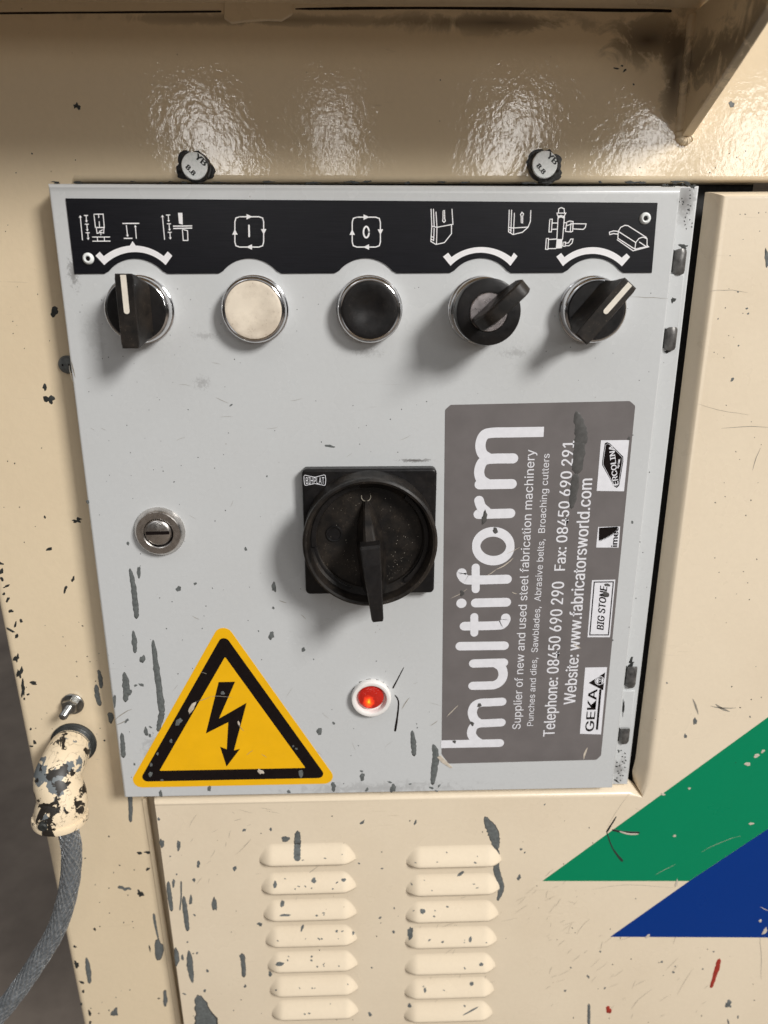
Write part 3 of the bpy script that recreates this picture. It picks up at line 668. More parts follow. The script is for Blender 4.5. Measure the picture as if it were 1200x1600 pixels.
chips(door, D, [([(203, 889), (208, 915), (212, 945), (213, 965)], [6, 9, 10, 8]), (217, 894, 7, 17), ([(208, 986), (210, 1004), (211, 1019)], [5, 9, 6]), (222.5, 1030, 9, 13), ([(239, 1001), (243, 1035), (248, 1070), (253, 1112)], [7, 10, 11, 12]), ([(253, 1112), (250, 1127), (247, 1141)], [12, 9, 7]),
                ([(194, 1051), (197, 1072), (196, 1095)], [6, 13, 8]), (201, 1081, 9, 14), (179, 1095, 4, 24), ([(190, 1146), (192, 1165), (193, 1182)], [6, 8, 8]), (428, 917, 8, 15), (424, 993, 9, 13), (279, 920, 8, 9), (228, 1143, 7, 14), (499, 1143, 8, 13), (521, 1229, 8, 14),
                ([(644, 1142), (646, 1160), (647, 1179)], [5, 9, 8]), ([(677, 1164), (681, 1178), (679, 1200), (676, 1224)], [7, 11, 11, 8]), (566, 1214, 9, 12), (614, 1232, 10, 13), (515, 697, 17, 4, 0.1), (251, 1240, 6, 10), (327, 1232, 7, 9)],
      [(305, 912, 5, 5), (427, 950, 5, 4), (474, 1015, 7, 7), (269, 940, 2, 2), (212, 1071, 4, 6), (221, 1070, 5, 9), (198, 1126, 5, 9), (235, 1136, 3, 6), (234, 1149, 5, 6), (210, 1194, 4, 4), (522, 1130, 4, 4), (451, 1237, 7, 5), (565, 1205, 5, 4), (573, 1234, 5, 7), (609, 1222, 3, 8), (641, 1225, 5, 3),
       (674, 1231, 8, 4), (686, 1228, 7, 3), (682, 1236, 5, 3), (521, 1130, 5, 4), (651, 1131, 2, 2), (652, 1137, 3, 2), (137, 784, 5, 6), (200, 849, 6, 5), (384, 858, 5, 6), (417, 744, 3, 3), (272, 753, 2, 3), (294, 640, 2, 2), (361, 633, 6, 3), (336, 814, 2, 2), (560, 1165, 2, 2), (588, 1033, 2, 2), (404, 986, 3, 2), (316, 982, 2, 2), (332, 919, 2, 2), (490, 1030, 2, 2), (988, 680, 3, 4), (988, 816, 4, 5), (957, 1000, 4, 3)], 'paint_run', 'chip')
RND2 = random.Random(5)
obj('dust_specks', join(*[blob(RND2.uniform(120, 1040) if k % 3 else RND2.gauss(220, 60), RND2.uniform(440, 1225), *(2*[RND2.uniform(1.0, 2.1)]), D, 0, 0.4, 6, 0.04) for k in range(190)]), 'chipdark', door, kind='stuff')
obj('crack', join(drip([(631, 1042.5), (622, 1060), (614, 1075)], [1.4, 2.2, 3], D, 0.12, 0.1), drip([(617, 1086), (622.5, 1096), (621, 1118), (617.3, 1142)], [2.2, 2.6, 3.0, 4.5], D, 0.12, 0.1)), 'blackprint', door)
ds = [scratch(X, Y, X+L*math.cos(a), Y+L*math.sin(a), 0.12, D) for X, Y, L, a in [(RND2.uniform(120, 680), RND2.uniform(560, 1200), RND2.uniform(6, 22), RND2.uniform(-1.2, 1.2)) for _ in range(26)]]
ds += [scratch(337, 621, 357, 630, 0.2, D), scratch(985, 464, 1044, 466, 0.2, D), scratch(300, 962, 312, 968, 0.25, D), scratch(436, 938, 448, 942, 0.4, D), scratch(470, 960, 478, 968, 0.3, D), scratch(628, 1108, 640, 1090, 0.5, D), scratch(672, 1134, 684, 1126, 0.4, D), scratch(108, 570, 116, 600, 0.4, D), scratch(112, 565, 118, 590, 0.5, D), scratch(180, 1125, 206, 1108, 0.5, D), scratch(182, 1133, 200, 1124, 0.5, D)]
obj('door_scratches', join(*ds), 'scratch', door, kind='stuff')

# ================================================================== LEGEND PLATE
lp = thing('legend_plate', 'long black legend plate with white pictograms riveted across the top of the grey door', 'plate', P3(141, -38, 0))
A_, B_, C_, D_ = U(103, 310), U(1027, 317), U(1018, 426), U(117, 428)
zb = (C_[1]+D_[1])/2; outl = [A_, B_, C_]
btx = [U(x, 484, 6)[0] for x in (211, 391, 572, 751, 921)]
ntx = [U(x, 425, 0)[0] for x in (213, 391, 571.5, 751, 927)]
for x in reversed(ntx):
    zb_ = D_[1]+(C_[1]-D_[1])*(x-D_[0])/(C_[0]-D_[0]); hw, sag = 13.2, 6.6; r = (hw*hw+sag*sag)/(2*sag)
    outl.append((x+hw+1.2, zb_)); a0 = math.asin(hw*0.93/r)
    for k in range(15):
        a = a0-2*a0*k/14; outl.append((x+math.sin(a)*r, zb_+sag-r+math.cos(a)*r))
    outl.append((x-hw-1.2, zb_))
outl.append(D_)
obj('plate', prism(outl, -0.02, 0.6, 0.12, 1), 'legend', lp)
DL = 0.66; LW = 0.42
def z5(p): return (110+p[0]/6, 320+p[1]/6)
def z6(p): return (840+p[0]/6.316, 320+p[1]/6.316)
def c3(p): return (80+p[0]/3, 280+p[1]/3)
def c4(p): return (380+p[0]/3, 280+p[1]/3)
def c5(p): return (660+p[0]/2.727, 280+p[1]/2.727)
hz = [0]
def st(fn, pts, w=LW, closed=False, smooth=False):
    q = [U(*fn(p), DL) for p in pts]
    if smooth: q = [tuple(v) for v in spline(q, 5)]
    if closed: q = q+[q[0], ]
    hz[0] = (hz[0]+1) % 9
    return ribbon(q, w, DL+hz[0]*0.006, (True, True))
def poly(fn, pts): hz[0] = (hz[0]+1) % 9; return flat([U(*fn(p), DL) for p in pts], DL+hz[0]*0.006)
def arrow(fn, a, b, hs=13, w=LW):
    A, B = Vector(a), Vector(b); t = (B-A).normalized(); m = Vector((-t.y, t.x))
    return [st(fn, [A, B-t*hs*0.5], w), poly(fn, [B+t*2, B-t*hs+m*hs*0.75, B-t*hs*0.7, B-t*hs-m*hs*0.75])]
def picto(parts): obj('pictogram', join(*parts), 'legwhite', lp)
for dx, dy in ((0, 0), (770, -4)):
    L = arrow(z5, (113+dx, 328+dy), (92+dx, 100+dy), 22)
    for i, (y0, y1) in enumerate(((100, 165), (182, 248), (262, 328))):
        xx = 148+dx+i*8; L += [st(z5, [(xx-18, y0+dy), (xx+14, y0+dy)]), *arrow(z5, (xx-1, y0+dy), (xx+4, y1+dy), 20)]
    picto(L)
picto([st(z5, [(220, 88), (307, 88), (318, 212), (235, 212)], closed=True), st(z5, [(265, 90), (266, 120)]), st(z5, [(270, 158), (274, 212)]), st(z5, [(243, 214), (315, 214), (312, 266), (285, 258), (250, 268)], closed=True), st(z5, [(272, 250), (300, 235)]), st(z5, [(284, 262), (286, 282)]),
       st(z5, [(208, 302), (368, 302)]), st(z5, [(210, 341), (372, 340)]), st(z5, [(252, 304), (256, 340)]), st(z5, [(318, 304), (320, 340)])])
picto([st(z5, [(492, 175), (642, 174)], 0.5), st(z5, [(505, 315), (578, 314)], 0.5), *arrow(z5, (525, 195), (537, 300), 20), *arrow(z5, (618, 315), (608, 190), 20)])
picto([poly(z5, [(1008, 75), (1050, 75), (1054, 186), (1018, 176)]), st(z5, [(966, 200), (1138, 198)], 0.5), st(z5, [(968, 222), (1138, 218)], 0.5), st(z5, [(1050, 230), (1098, 242), (1102, 334), (1058, 334)], closed=True)])
def cyc(fn, x0, x1, y0, y1):
    c = [(x0+22, y0), (x1-22, y0), (x1-5, y0+6), (x1, y0+24), (x1, y1-24), (x1-5, y1-6), (x1-22, y1), (x0+22, y1), (x0+5, y1-6), (x0, y1-24), (x0, y0+24), (x0+5, y0+6)]
    xm, ym = (x0+x1)/2, (y0+y1)/2; s = 13
    return [st(fn, c, 0.5, closed=True), poly(fn, [(xm-s, y0-s), (xm+s+2, y0), (xm-s, y0+s)]), poly(fn, [(xm+s, y1-s), (xm-s-2, y1), (xm+s, y1+s)]), poly(fn, [(x1-s, ym-s), (x1+s, ym-s), (x1, ym+s)]), poly(fn, [(x0-s, ym+s), (x0+s, ym+s), (x0, ym-s)])]
picto(cyc(c3, 861, 996, 176, 318)+[st(c3, [(927, 217), (928, 268)], 0.75)])
picto(cyc(c4, 511, 643, 178, 318)+[st(c4, [(577+13*math.cos(a*0.3927), 248+26*math.sin(a*0.3927)) for a in range(16)], 0.75, closed=True)])
picto([st(c5, [(37, 128), (40, 200), (36, 265), (58, 278), (94, 270), (124, 232), (124, 196)]), st(c5, [(47, 128), (50, 200)]), st(c5, [(58, 140), (62, 205), (60, 276)]), st(c5, [(40, 200), (62, 205), (130, 192), (126, 128)]), st(c5, [(50, 210), (48, 262)]), st(c5, [(37, 244), (48, 248)]), st(c5, [(37, 256), (48, 260)]),
       st(c5, [(88, 134), (88, 168), (86, 178), (92, 184), (98, 178), (95, 168), (94, 134)], closed=True)])
picto([st(c5, [(370, 132), (367, 224), (386, 236), (426, 226), (450, 205), (460, 180), (462, 134)]), st(c5, [(380, 132), (377, 226)]), st(c5, [(392, 145), (388, 234)]), st(c5, [(386, 208), (450, 204)]), st(c5, [(367, 205), (386, 208)]), st(c5, [(368, 215), (378, 218)]),
       st(c5, [(421, 186), (421, 158), (418, 150), (424, 141), (431, 148), (427, 158), (427, 186)], closed=True)])
picto([st(z6, [(205, 80), (208, 40), (232, 28), (262, 38), (265, 80)]), st(z6, [(188, 82), (278, 82), (262, 112), (200, 110)], closed=True), st(z6, [(203, 118), (232, 106), (262, 122)], smooth=True), st(z6, [(203, 130), (232, 120), (262, 134)], smooth=True), st(z6, [(203, 112), (190, 335)]), st(z6, [(265, 112), (246, 340)]),
       st(z6, [(120, 142), (145, 142), (136, 268), (112, 268)], closed=True), st(z6, [(146, 180), (198, 180)]), st(z6, [(142, 242), (192, 240)]), st(z6, [(288, 170), (318, 160), (350, 165), (345, 262), (330, 268), (275, 262)], closed=True), st(z6, [(290, 205), (350, 185)]), st(z6, [(330, 180), (322, 262)]), st(z6, [(265, 178), (288, 176)]), st(z6, [(262, 232), (276, 235)]),
       st(z6, [(352, 186), (478, 188), (472, 220), (452, 242), (348, 238)], closed=True), poly(z6, [(188, 338), (244, 338), (240, 428), (180, 432)]), st(z6, [(86, 332), (108, 332), (102, 440), (78, 438)], closed=True), st(z6, [(110, 342), (186, 338)]), st(z6, [(104, 432), (180, 432)]), st(z6, [(252, 370), (276, 368), (270, 410), (248, 408)], closed=True),
       st(z6, [(276, 380), (305, 376), (328, 338), (350, 338), (340, 378), (310, 404), (272, 404)], smooth=False)])
picto([st(z6, [(796, 262), (820, 222), (862, 202), (892, 206), (1074, 322)], smooth=False), st(z6, [(796, 262), (792, 330), (960, 438), (968, 372), (796, 262)]), st(z6, [(968, 372), (1000, 332), (1040, 318), (1080, 335), (1080, 405)], smooth=False), st(z6, [(786, 345), (942, 454), (1096, 415), (1082, 400)]), st(z6, [(1005, 368), (1068, 410)]), st(z6, [(960, 438), (1080, 410)]),
       st(z6, [(794, 262), (750, 258), (708, 270), (712, 294), (748, 284), (794, 290)])])
def arc3(a, b, c, n=18):
    ax, ay = a; bx, by = b; cx, cy = c; d = 2*(ax*(by-cy)+bx*(cy-ay)+cx*(ay-by))
    ux = ((ax*ax+ay*ay)*(by-cy)+(bx*bx+by*by)*(cy-ay)+(cx*cx+cy*cy)*(ay-by))/d; uy = ((ax*ax+ay*ay)*(cx-bx)+(bx*bx+by*by)*(ax-cx)+(cx*cx+cy*cy)*(bx-ax))/d
    r = math.hypot(ax-ux, ay-uy); a0 = math.atan2(ay-uy, ax-ux); a1 = math.atan2(cy-uy, cx-ux)
    return [(ux+r*math.cos(a0+(a1-a0)*k/n), uy+r*math.sin(a0+(a1-a0)*k/n)) for k in range(n+1)]
def scale_arc(fn, e1, e2, os_, top, oe, e3, e4, br, itop, bl, mark=None):
    p = [e1, e2]+arc3(os_, top, oe)+[e3, e4]+arc3(br, itop, bl)
    o = obj('scale_arc', join(flat([U(*fn(q), DL) for q in p], DL+0.02), *([flat([U(*fn(q), DL) for q in mark], DL+0.04)] if mark else [])), 'legwhite', lp)
scale_arc(z5, (235, 478), (275, 440), (313, 482), (595, 382), (875, 482), (912, 437), (955, 478), (893, 565), (600, 443), (318, 565), [(555, 388), (583, 340), (616, 388)])
scale_arc(c5, (88, 330), (110, 313), (124, 332), (250, 289), (378, 332), (390, 313), (405, 328), (375, 369), (248, 313), (120, 369))
scale_arc(z6, (185, 512), (232, 475), (265, 517), (548, 418), (830, 522), (878, 480), (912, 515), (832, 607), (545, 484), (250, 605))
for (px, py) in ((137, 404), (1009, 341)):
    x, z = U(px, py, 1.5)
    rv = obj('rivet', lathe(x, z, [(2.6, 0.6), (2.6, 0.9), (2.3, 1.5), (1.7, 1.9), (1.2, 1.8), (1.05, 0.9), (0.01, 0.7)], 28), 'zinc', lp)
    obj('rivet_bore', lathe(x, z, [(1.0, 1.0), (0.01, 1.05)], 16), 'blackprint', rv)

# ================================================================== CONTROLS
def chrome_bezel(x, z, r=14.9, h=8.0, parent=None, name='bezel'):
    prof = [(r+0.6, 0.0), (r+0.7, 0.6), (r+0.5, 1.3), (r, 1.6), (r, h-1.8), (r-0.3, h-0.9), (r-1.0, h-0.2), (r-1.5, h), (r-1.9, h-0.3), (r-2.0, h-2.5)]
    return obj(name, lathe(x, z, prof, 72, cap=True), 'chrome', parent)
def push(px, label, capmat, dish):
    x, z = U(px, 484.5, 7); t = thing('push_button', label, 'push button', P3(x, z, 0), 'push buttons in the row under the legend plate')
    chrome_bezel(x, z, 14.9, 7.6, t)
    r = 13.1
    prof = [(r, 4.5), (r, 6.9), (r-0.25, 7.3), (r-0.8, 7.5)]
    for k in range(1, 13):
        rr = (r-0.8)*(1-k/12)+0.005; u = rr/(r-1)
        prof.append((rr, 7.5-dish*(0.5+0.5*math.cos(min(1, u/0.86)*math.pi))))
    obj('button_cap', lathe(x, z, prof, 72, cap=False), capmat, t)
push(396, 'ivory white push button with grimy face, second control from the left', 'cream_cap', 0.5)
push(577.5, 'black push button with dished face in chrome ring, middle of the five controls', 'plastic', 1.7)
def knob_body(ang, w=3.9, L=15.8, d0=8.5, d1=22.0, foot=7.5):
    """grip bar across a dial: narrow front face, flanks that sweep out to the dial"""
    V, Fc = [], []; nd_, nl = 9, 14
    secs = []
    for k in range(nd_+1):
        v = k/nd_; d = d0+(d1-d0)*v; secs.append((d, w+(foot-w)*(1-v)**2.4))
    c, s = math.cos(ang), math.sin(ang)
    def P(u, l, d): return (u*c+l*s, -u*s+l*c, d)
    rows = []
    for d, hw in secs:
        ring = []
        rc = 13.0+(L-12.6)*((d-d0)/(d1-d0))**0.7; Lk = 13.1+(L-13.1)*((d-d0)/(d1-d0))**0.5
        ls = [Lk*(i/nl*2-1) for i in range(nl+1)]
        for l in ls:
            lim = hw if abs(l) < L*0.92 else hw*(1-0.10*(abs(l)/L-0.92)/0.08)
            ring.append((min(lim, max(w*0.9, math.sqrt(max(0.0, rc*rc-l*l)))), l))
        for l in reversed(ls):
            ring.append((-min(hw, max(w*0.9, math.sqrt(max(0.0, rc*rc-l*l)))), l))
        rows.append([P(u, l, d) for u, l in ring])
    # rounded front edge
    last = rows[-1]; n = len(last)
    rows.append([(a*0.94, b*0.975, d1+0.35) for a, b, _ in last])
    return rows, n
def rows_mesh(rows, x, z):
    n = len(rows[0]); V = [P3(x+a, z+b, d) for r in rows for a, b, d in r]; Fc = []; S = []
    for k in range(len(rows)-1):
        for i in range(n): j = (i+1) % n; Fc.append((k*n+i, (k+1)*n+i, (k+1)*n+j, k*n+j)); S.append(k > 0)
    Fc.append(tuple((len(rows)-1)*n+i for i in range(n))[::-1]); S.append(False)
    return V, Fc, S
def selector(px, ang, label):
    x, z = U(px, 484.5, 4); t = thing('selector_switch', label, 'rotary switch', P3(x, z, 0), 'black rotary selector switches with white pointer')
    chrome_bezel(x, z, 14.9, 8.4, t)
    obj('dial', lathe(x, z, [(13.2, 4), (13.2, 8.6), (12.8, 9.1), (0.01, 9.3)], 64, cap=False), 'plastic', t)
    rows, n = knob_body(ang); g = obj('grip', rows_mesh(rows, x, z), 'dusty', t)
    c, s = math.cos(ang), math.sin(ang)
    pts = [(-0.0*1, 15.2), (0, -1.2)]
    q = [(x+l*s, z+l*c) for _, l in ((0, 15.3), (0, 0.2))]
    v, f, sm = ribbon(q, 2.5, 22.48, (False, True))
    # pointer inlay with thickness
    n0 = len(v); v2 = v+[Vector((a.x, a.y+0.0004, a.z)) for a in v]
    obj('pointer', (v2, f, False), 'ivory', t)
selector(217, 0.0, 'black selector switch with pointer straight up, leftmost control of the row')
selector(927, R(39.5), 'black selector switch turned to the right, rightmost control of the row')
# key switch
kx, kz = U(752.5, 485.5, 3)
t = thing('key_switch', 'black key operated switch with a black key turned right, fourth control of the row', 'key switch', P3(kx, kz, 0))
obj('bezel', lathe(kx, kz, [(15.6, 0), (15.7, 0.8), (15.2, 1.5), (14.9, 1.8), (14.9, 6.5), (15.3, 7.2), (15.1, 8.4), (14.6, 8.8), (14.5, 12.8), (14.2, 13.2), (13.8, 13.2)], 72), 'chrome', t)
obj('collar', lathe(kx, kz, [(14.0, 8), (14.3, 13.0), (14.55, 21.6), (14.3, 22.4), (13.6, 22.7), (8.7, 22.7), (8.5, 21.8)], 64), 'plastic', t)
obj('lock_core', lathe(kx, kz, [(8.45, 18), (8.45, 22.6), (8.1, 23.0), (0.01, 23.05)], 48, cap=False), 'core', t)
ka = R(47)
def key_mesh():
    c, s = math.cos(ka), math.sin(ka)
    out2 = rounded([(-8.2, 22.9), (12.5, 22.9), (17.5, 30), (18.0, 41.5), (-3.5, 41.5), (-8.2, 33)], [1.5, 3, 4, 5.5, 6, 3], 5)   # (along, depth)
    V, Fc, S = [], [], []; ring = []
    for hw, ins in ((-3.1, 0.9), (-2.4, 0.0), (2.4, 0.0), (3.1, 0.9)):
        for l, d in inset(out2, ins): V.append(P3(kx+l*s+hw*c, kz+l*c-hw*s, d))
    n = len(out2)
    for k in range(3):
        for i in range(n): j = (i+1) % n; Fc.append((k*n+i, k*n+j, (k+1)*n+j, (k+1)*n+i)); S.append(True)
    Fc.append(tuple(range(n))[::-1]); Fc.append(tuple(3*n+i for i in range(n))); S += [False, False]
    return V, Fc, S
obj('key', key_mesh(), 'dusty', t)
# main isolator
ix, iz = (U(471, 732, 6)[0]+U(683, 731, 6)[0])/2, (U(577, 732, 6)[1]+U(578, 929, 6)[1])/2
t = thing('isolator_switch', 'large black rotary isolator with square base plate and handle pointing down', 'isolator switch', P3(ix, iz, 0))
hw = 33.5
obj('base_plate', prism(rounded([(ix-hw, iz-hw), (ix+hw, iz-hw), (ix+hw, iz+hw), (ix-hw, iz+hw)], 2.4, 4), -0.02, 6.0, 1.3, 4), 'plastic', t)
rr = 32.6
obj('dial_rim', lathe(ix, iz, [(33.0, 6.0), (32.9, 8), (31.6, 12), (31.4, 16), (32.4, 18.5), (rr+0.4, 21.2), (rr+0.1, 22.4), (rr-0.8, 23.0), (rr-1.9, 22.6), (rr-2.6, 21.0), (rr-3.0, 16.5), (rr-6.2, 14.2), (rr-6.6, 12.9), (0.01, 12.6)], 96, cap=False), 'dusty', t)
def annul(r0, r1, a0, a1, d0, d1, mat, name, n=26):
    o_ = [(ix+math.cos(a0+(a1-a0)*k/n)*r1, iz+math.sin(a0+(a1-a0)*k/n)*r1) for k in range(n+1)]
    i_ = [(ix+math.cos(a1+(a0-a1)*k/n)*r0, iz+math.sin(a1+(a0-a1)*k/n)*r0) for k in range(n+1)]
    return obj(name, prism(o_+i_, d0, d1, 0.3, 2), mat, t)
annul(26.8, 29.2, R(100), R(187), 13, 16.8, 'plastic', 'dial_segment'); annul(26.8, 29.2, R(-52), R(52), 13, 16.8, 'plastic', 'dial_segment'); annul(27.0, 29.0, R(-172), R(-110), 13, 15.6, 'plastic', 'dial_segment')
cxp, czp = U(522, 834, 13)
obj('dial_boss', lathe(cxp, czp, [(4.2, 12.5), (4.2, 13.1), (3.9, 13.5), (3.4, 13.4), (3.2, 12.9), (0.01, 12.9)], 32, cap=False), 'plastic', t)
fil = []
for k_ in range(150):
    a_ = RND.uniform(0, 6.283); q_ = 24.5*math.sqrt(RND.uniform(0.05, 1)); 
    if k_ % 2: a_ = RND.gauss(-1.1, 0.5)
    X_, Z_ = ix+math.cos(a_)*q_, iz+math.sin(a_)*q_; z_ = RND.uniform(0.08, 0.26)
    fil.append(([P3(X_-z_, Z_, 12.9), P3(X_, Z_-z_*RND.uniform(0.5, 1.4), 13.0), P3(X_+z_, Z_+z_*0.3, 12.95), P3(X_, Z_+z_, 13.1)], [(0, 1, 2, 3)], False))
obj('metal_filings', join(*fil), 'scratch', t, kind='stuff')
# off mark
ox, oz = U(572, 776, 13.4)
obj('off_mark', ribbon([(ox+math.cos(a)*2.3, oz+math.sin(a)*2.3) for a in [R(165)+R(210)*k/14 for k in range(15)]], 0.42, 13.5), 'scratch', t)
# ramped hub then handle
ha = R(5.5)
def handle():
    # (along downwards, half width, depth low, depth top)
    return [(-24, 0.7, 12.6, 14.0), (-19, 1.8, 12.6, 18.5), (-12, 3.0, 12.6, 23), (-5, 4.6, 12.6, 26.5), (2, 6.4, 12.6, 28.5), (2.05, 6.4, 12.6, 28.5)]
def bar(sec, a, mat, name, ridge=0.5):
    c, s = math.cos(a), math.sin(a); V, Fc = [], []; n = 6
    for l, hw_, dl, dt in sec:
        for u, d in ((-hw_*1.7, dl), (-hw_*0.8, dt-0.8), (-hw_*ridge, dt), (hw_*ridge, dt), (hw_*0.8, dt-0.8), (hw_*1.7, dl)):
            V.append(P3(ix+u*c+l*s, iz-l*c+u*s, d))
    for k in range(len(sec)-1):
        for i in range(n-1): Fc.append((k*n+i, (k+1)*n+i, (k+1)*n+i+1, k*n+i+1))
    Fc.append(tuple(range(n))); Fc.append(tuple((len(sec)-1)*n+i for i in range(n))[::-1])
    return obj(name, (V, Fc, False), mat, t)
bar([(-19.5, 0.9, 12.6, 14.2), (-15, 2.0, 12.6, 19), (-10, 3.0, 12.6, 24), (-1, 3.9, 12.6, 27.5), (6, 4.3, 12.6, 28.5), (26, 4.0, 12.6, 26), (29, 3.5, 12.6, 20)], ha, 'dusty', 'handle_hub')
def grip():
    c, s = math.cos(ha), math.sin(ha); V, Fc, S = [], [], []
    sec = [(-3.0, 4.5, 26.0, 33.0), (-1.8, 4.9, 25.5, 34.2), (6, 4.5, 25, 35.5), (20, 3.6, 24, 37.0), (33, 2.9, 23, 38.2), (34.2, 2.6, 23.6, 37.8)]
    n = 8
    for l, w_, dl, dt in sec:
        for u, d in ((-w_, dl), (-w_*1.0, dt-0.8), (-w_*0.86, dt), (w_*0.86, dt), (w_, dt-0.8), (w_*1.02, dl), (w_*0.3, dl-0.4), (-w_*0.3, dl-0.4)):
            V.append(P3(ix+u*c+l*s, iz-l*c+u*s, d))
    for k in range(len(sec)-1):
        for i in range(n): j = (i+1) % n; Fc.append((k*n+i, (k+1)*n+i, (k+1)*n+j, k*n+j)); S.append(False)
    Fc.append(tuple(range(n))); Fc.append(tuple((len(sec)-1)*n+i for i in range(n))[::-1]); S += [False, False]
    return V, Fc, S
obj('handle_grip', grip(), 'plastic', t)
def dot_logo():
    f = lambda p: (440+p[0]/4.286, 700+p[1]/4.286)
    d = 6.1
    o_ = [(150, 185), (158, 182), (222, 196), (285, 180), (292, 184), (296, 215), (292, 248), (285, 250), (222, 238), (162, 250), (155, 247), (150, 215)]
    q = [U(*f(p), d) for p in o_]
    ms = [ribbon(q+[q[0]], 0.3, d)]
    ms.append(text('BIHPLAT', f((163, 240)), f((286, 240)), f((163, 196)), d, 0.0, zoff=0.02))
    return join(*ms)
obj('maker_badge', dot_logo(), 'white', t)
# pilot lamp
px_, pz_ = U(580, 1093, 3); t = thing('pilot_lamp', 'glowing red pilot lamp in a white ring, below the isolator switch', 'lamp', P3(px_, pz_, 0))
obj('ring', lathe(px_, pz_, [(11.0, 0), (11.1, 1.6), (10.9, 3.0), (10.5, 3.5), (9.6, 3.7), (8.7, 3.4), (8.2, 2.6), (8.0, 0.4)], 56, cap=True), 'whiteplastic', t)
obj('lens', lathe(px_-0.2, pz_+0.6, [(7.2, 0.4), (7.2, 1.6), (6.6, 2.5), (4.5, 3.3), (2.5, 3.7), (0.01, 3.8)], 40, cap=False), 'lens', t)
obj('dirt_ring', join(*[drip([(580+31.5*math.cos(R(a)), 1092+30*math.sin(R(a))), (580+32*math.cos(R(a+14)), 1092+30.5*math.sin(R(a+14))), (580+31*math.cos(R(a+28)), 1092+30*math.sin(R(a+28)))], [1, 2.4, 1.2], 0, 0.06, 0.5) for a in (195, 222, 248, 272, 292, 308)]), 'chipdark', t, kind='stuff')
# cam lock
cx_, cz_ = U(249.5, 830.5, 0.5); t = thing('cam_lock', 'round steel door lock with a horizontal slot, left of the isolator switch', 'lock', P3(cx_, cz_, 0))
obj('lock_ring', lathe(cx_, cz_, [(12.9, 0), (12.9, 0.7), (11.4, 3.2), (11.0, 3.6), (7.9, 3.6), (7.5, 3.2), (7.4, 0.6)], 64), 'satin', t)
obj('lock_plug', lathe(cx_-0.4, cz_+0.1, [(6.9, 0.6), (6.9, 2.2), (6.3, 3.0), (5.4, 3.4), (0.01, 3.45)], 48, cap=False), 'satin', t)
obj('lock_gap', lathe(cx_, cz_, [(7.6, 0.9), (0.01, 0.9)], 40, cap=False), 'blackprint', t)
ca, cb = (cx_-6.0, cz_-0.9), (cx_+5.5, cz_+0.9)
obj('key_slot', prism(rounded([(cx_-6.2, cz_-0.8), (cx_+5.6, cz_-0.6), (cx_+5.6, cz_+1.2), (cx_-6.2, cz_+1.0)], 0.3, 2), 2.5, 3.52), 'blackprint', t)

# ================================================================== WARNING SIGN
vA, vB, vC = U(351.7, 1026), U(249.3, 1204), U(477.3, 1199.5)
def tri(off, r):
    p = ccw([vA, vB, vC]); q = inset(p, -off); return rounded(q, r, 7) if r else q
t = thing('warning_sign', 'yellow triangular high voltage warning sticker with black lightning bolt', 'sign', P3(64, -310, 0))
obj('yellow_film', prism(tri(11.1, 5.0), -0.02, 0.12), 'yellow', t)
obj('black_border', flat(tri(7.1, 3.0), 0.18), 'blackprint', t)
obj('yellow_field', flat(tri(0, 0.4), 0.23), 'yellow', t)
f3 = lambda p: U(150+p[0]/3, 860+p[1]/3, 0.2)
obj('lightning_bolt', flat([f3(p) for p in [(575, 617), (652, 615), (577, 788), (706, 714), (647, 937), (675, 930), (612, 1013), (582, 920), (613, 932), (620, 805), (515, 858)]], 0.28), 'blackprint', t)
obj('film_scuffs', join(blob(300, 1106, 7, 20, 0.25, 0.62, 0.3, 12, 0.1), blob(407, 1206, 12, 6, 0.25, 0.6, 0.4, 10, 0.1), blob(373, 1130, 3, 9, 0.3, -0.3, 0.3, 8, 0.05)), 'ltscratch', t, kind='stuff')
obj('paint_flecks', join(blob(470, 1209, 8, 11, 0.25), blob(235, 1210, 6, 9, 0.25), blob(267, 1158, 5, 5, 0.25), blob(348, 1083, 6, 6, 0.3), blob(279, 1128, 9, 12, 0.25, 0.6), blob(246, 1178, 4, 4, 0.25), blob(253, 1219, 5, 3, 0.25), blob(236, 1195, 5, 5, 0.2), blob(463, 1170, 4, 3, 0.25), blob(458, 1166, 3, 3, 0.2)), 'chip', t, kind='stuff')
sc3 = [scratch(306, 1096, 330, 1088, 0.3, 0.25), scratch(330, 1088, 362, 1090, 0.3, 0.25), scratch(373, 1133, 381, 1142, 0.3, 0.25), scratch(408, 1178, 417, 1184, 0.2, 0.25), scratch(385, 1180, 396, 1172, 0.2, 0.25), scratch(314, 1050, 323, 1053, 0.3, 0.2)]
obj('film_scratches', join(*sc3), 'scratch', t, kind='stuff')

# ================================================================== DEALER STICKER
t = thing('dealer_sticker', 'grey brown rectangular sticker with large white sideways lettering, beside the hinges', 'sticker', P3(228, -306, 0))
sq = [U(695.5, 632.5), U(992.5, 627), U(941, 1187), U(690, 1193.5)]
sq = [U(704, 632.5), U(984, 626.5), U(992.5, 634), U(939, 1180), U(932, 1187), U(701, 1193), U(690, 1178), U(695.5, 640)]
film = obj('film', prism(rounded(sq, 1.6, 4), -0.02, 0.12), 'taupe', t)
DT = 0.15
obj('lettering', text('Supplier of new and used steel fabrication machinery', (813, 1139), (836, 702.5), (800.5, 1139), DT, 0.004), 'white', t)
obj('lettering', text('Punches and dies,  Sawblades,  Abrasive belts,  Broaching cutters', (833, 1134), (858.8, 709), (823.5, 1134), DT, 0.0), 'white', t)
obj('lettering', text('Telephone: 08450 690 290', (866.2, 1150), (881.6, 909), (848.6, 1150), DT, 0.022), 'white', t)
obj('lettering', text('Fax: 08450 690 291', (882.8, 891), (897.3, 689), (866, 891), DT, 0.022), 'white', t)
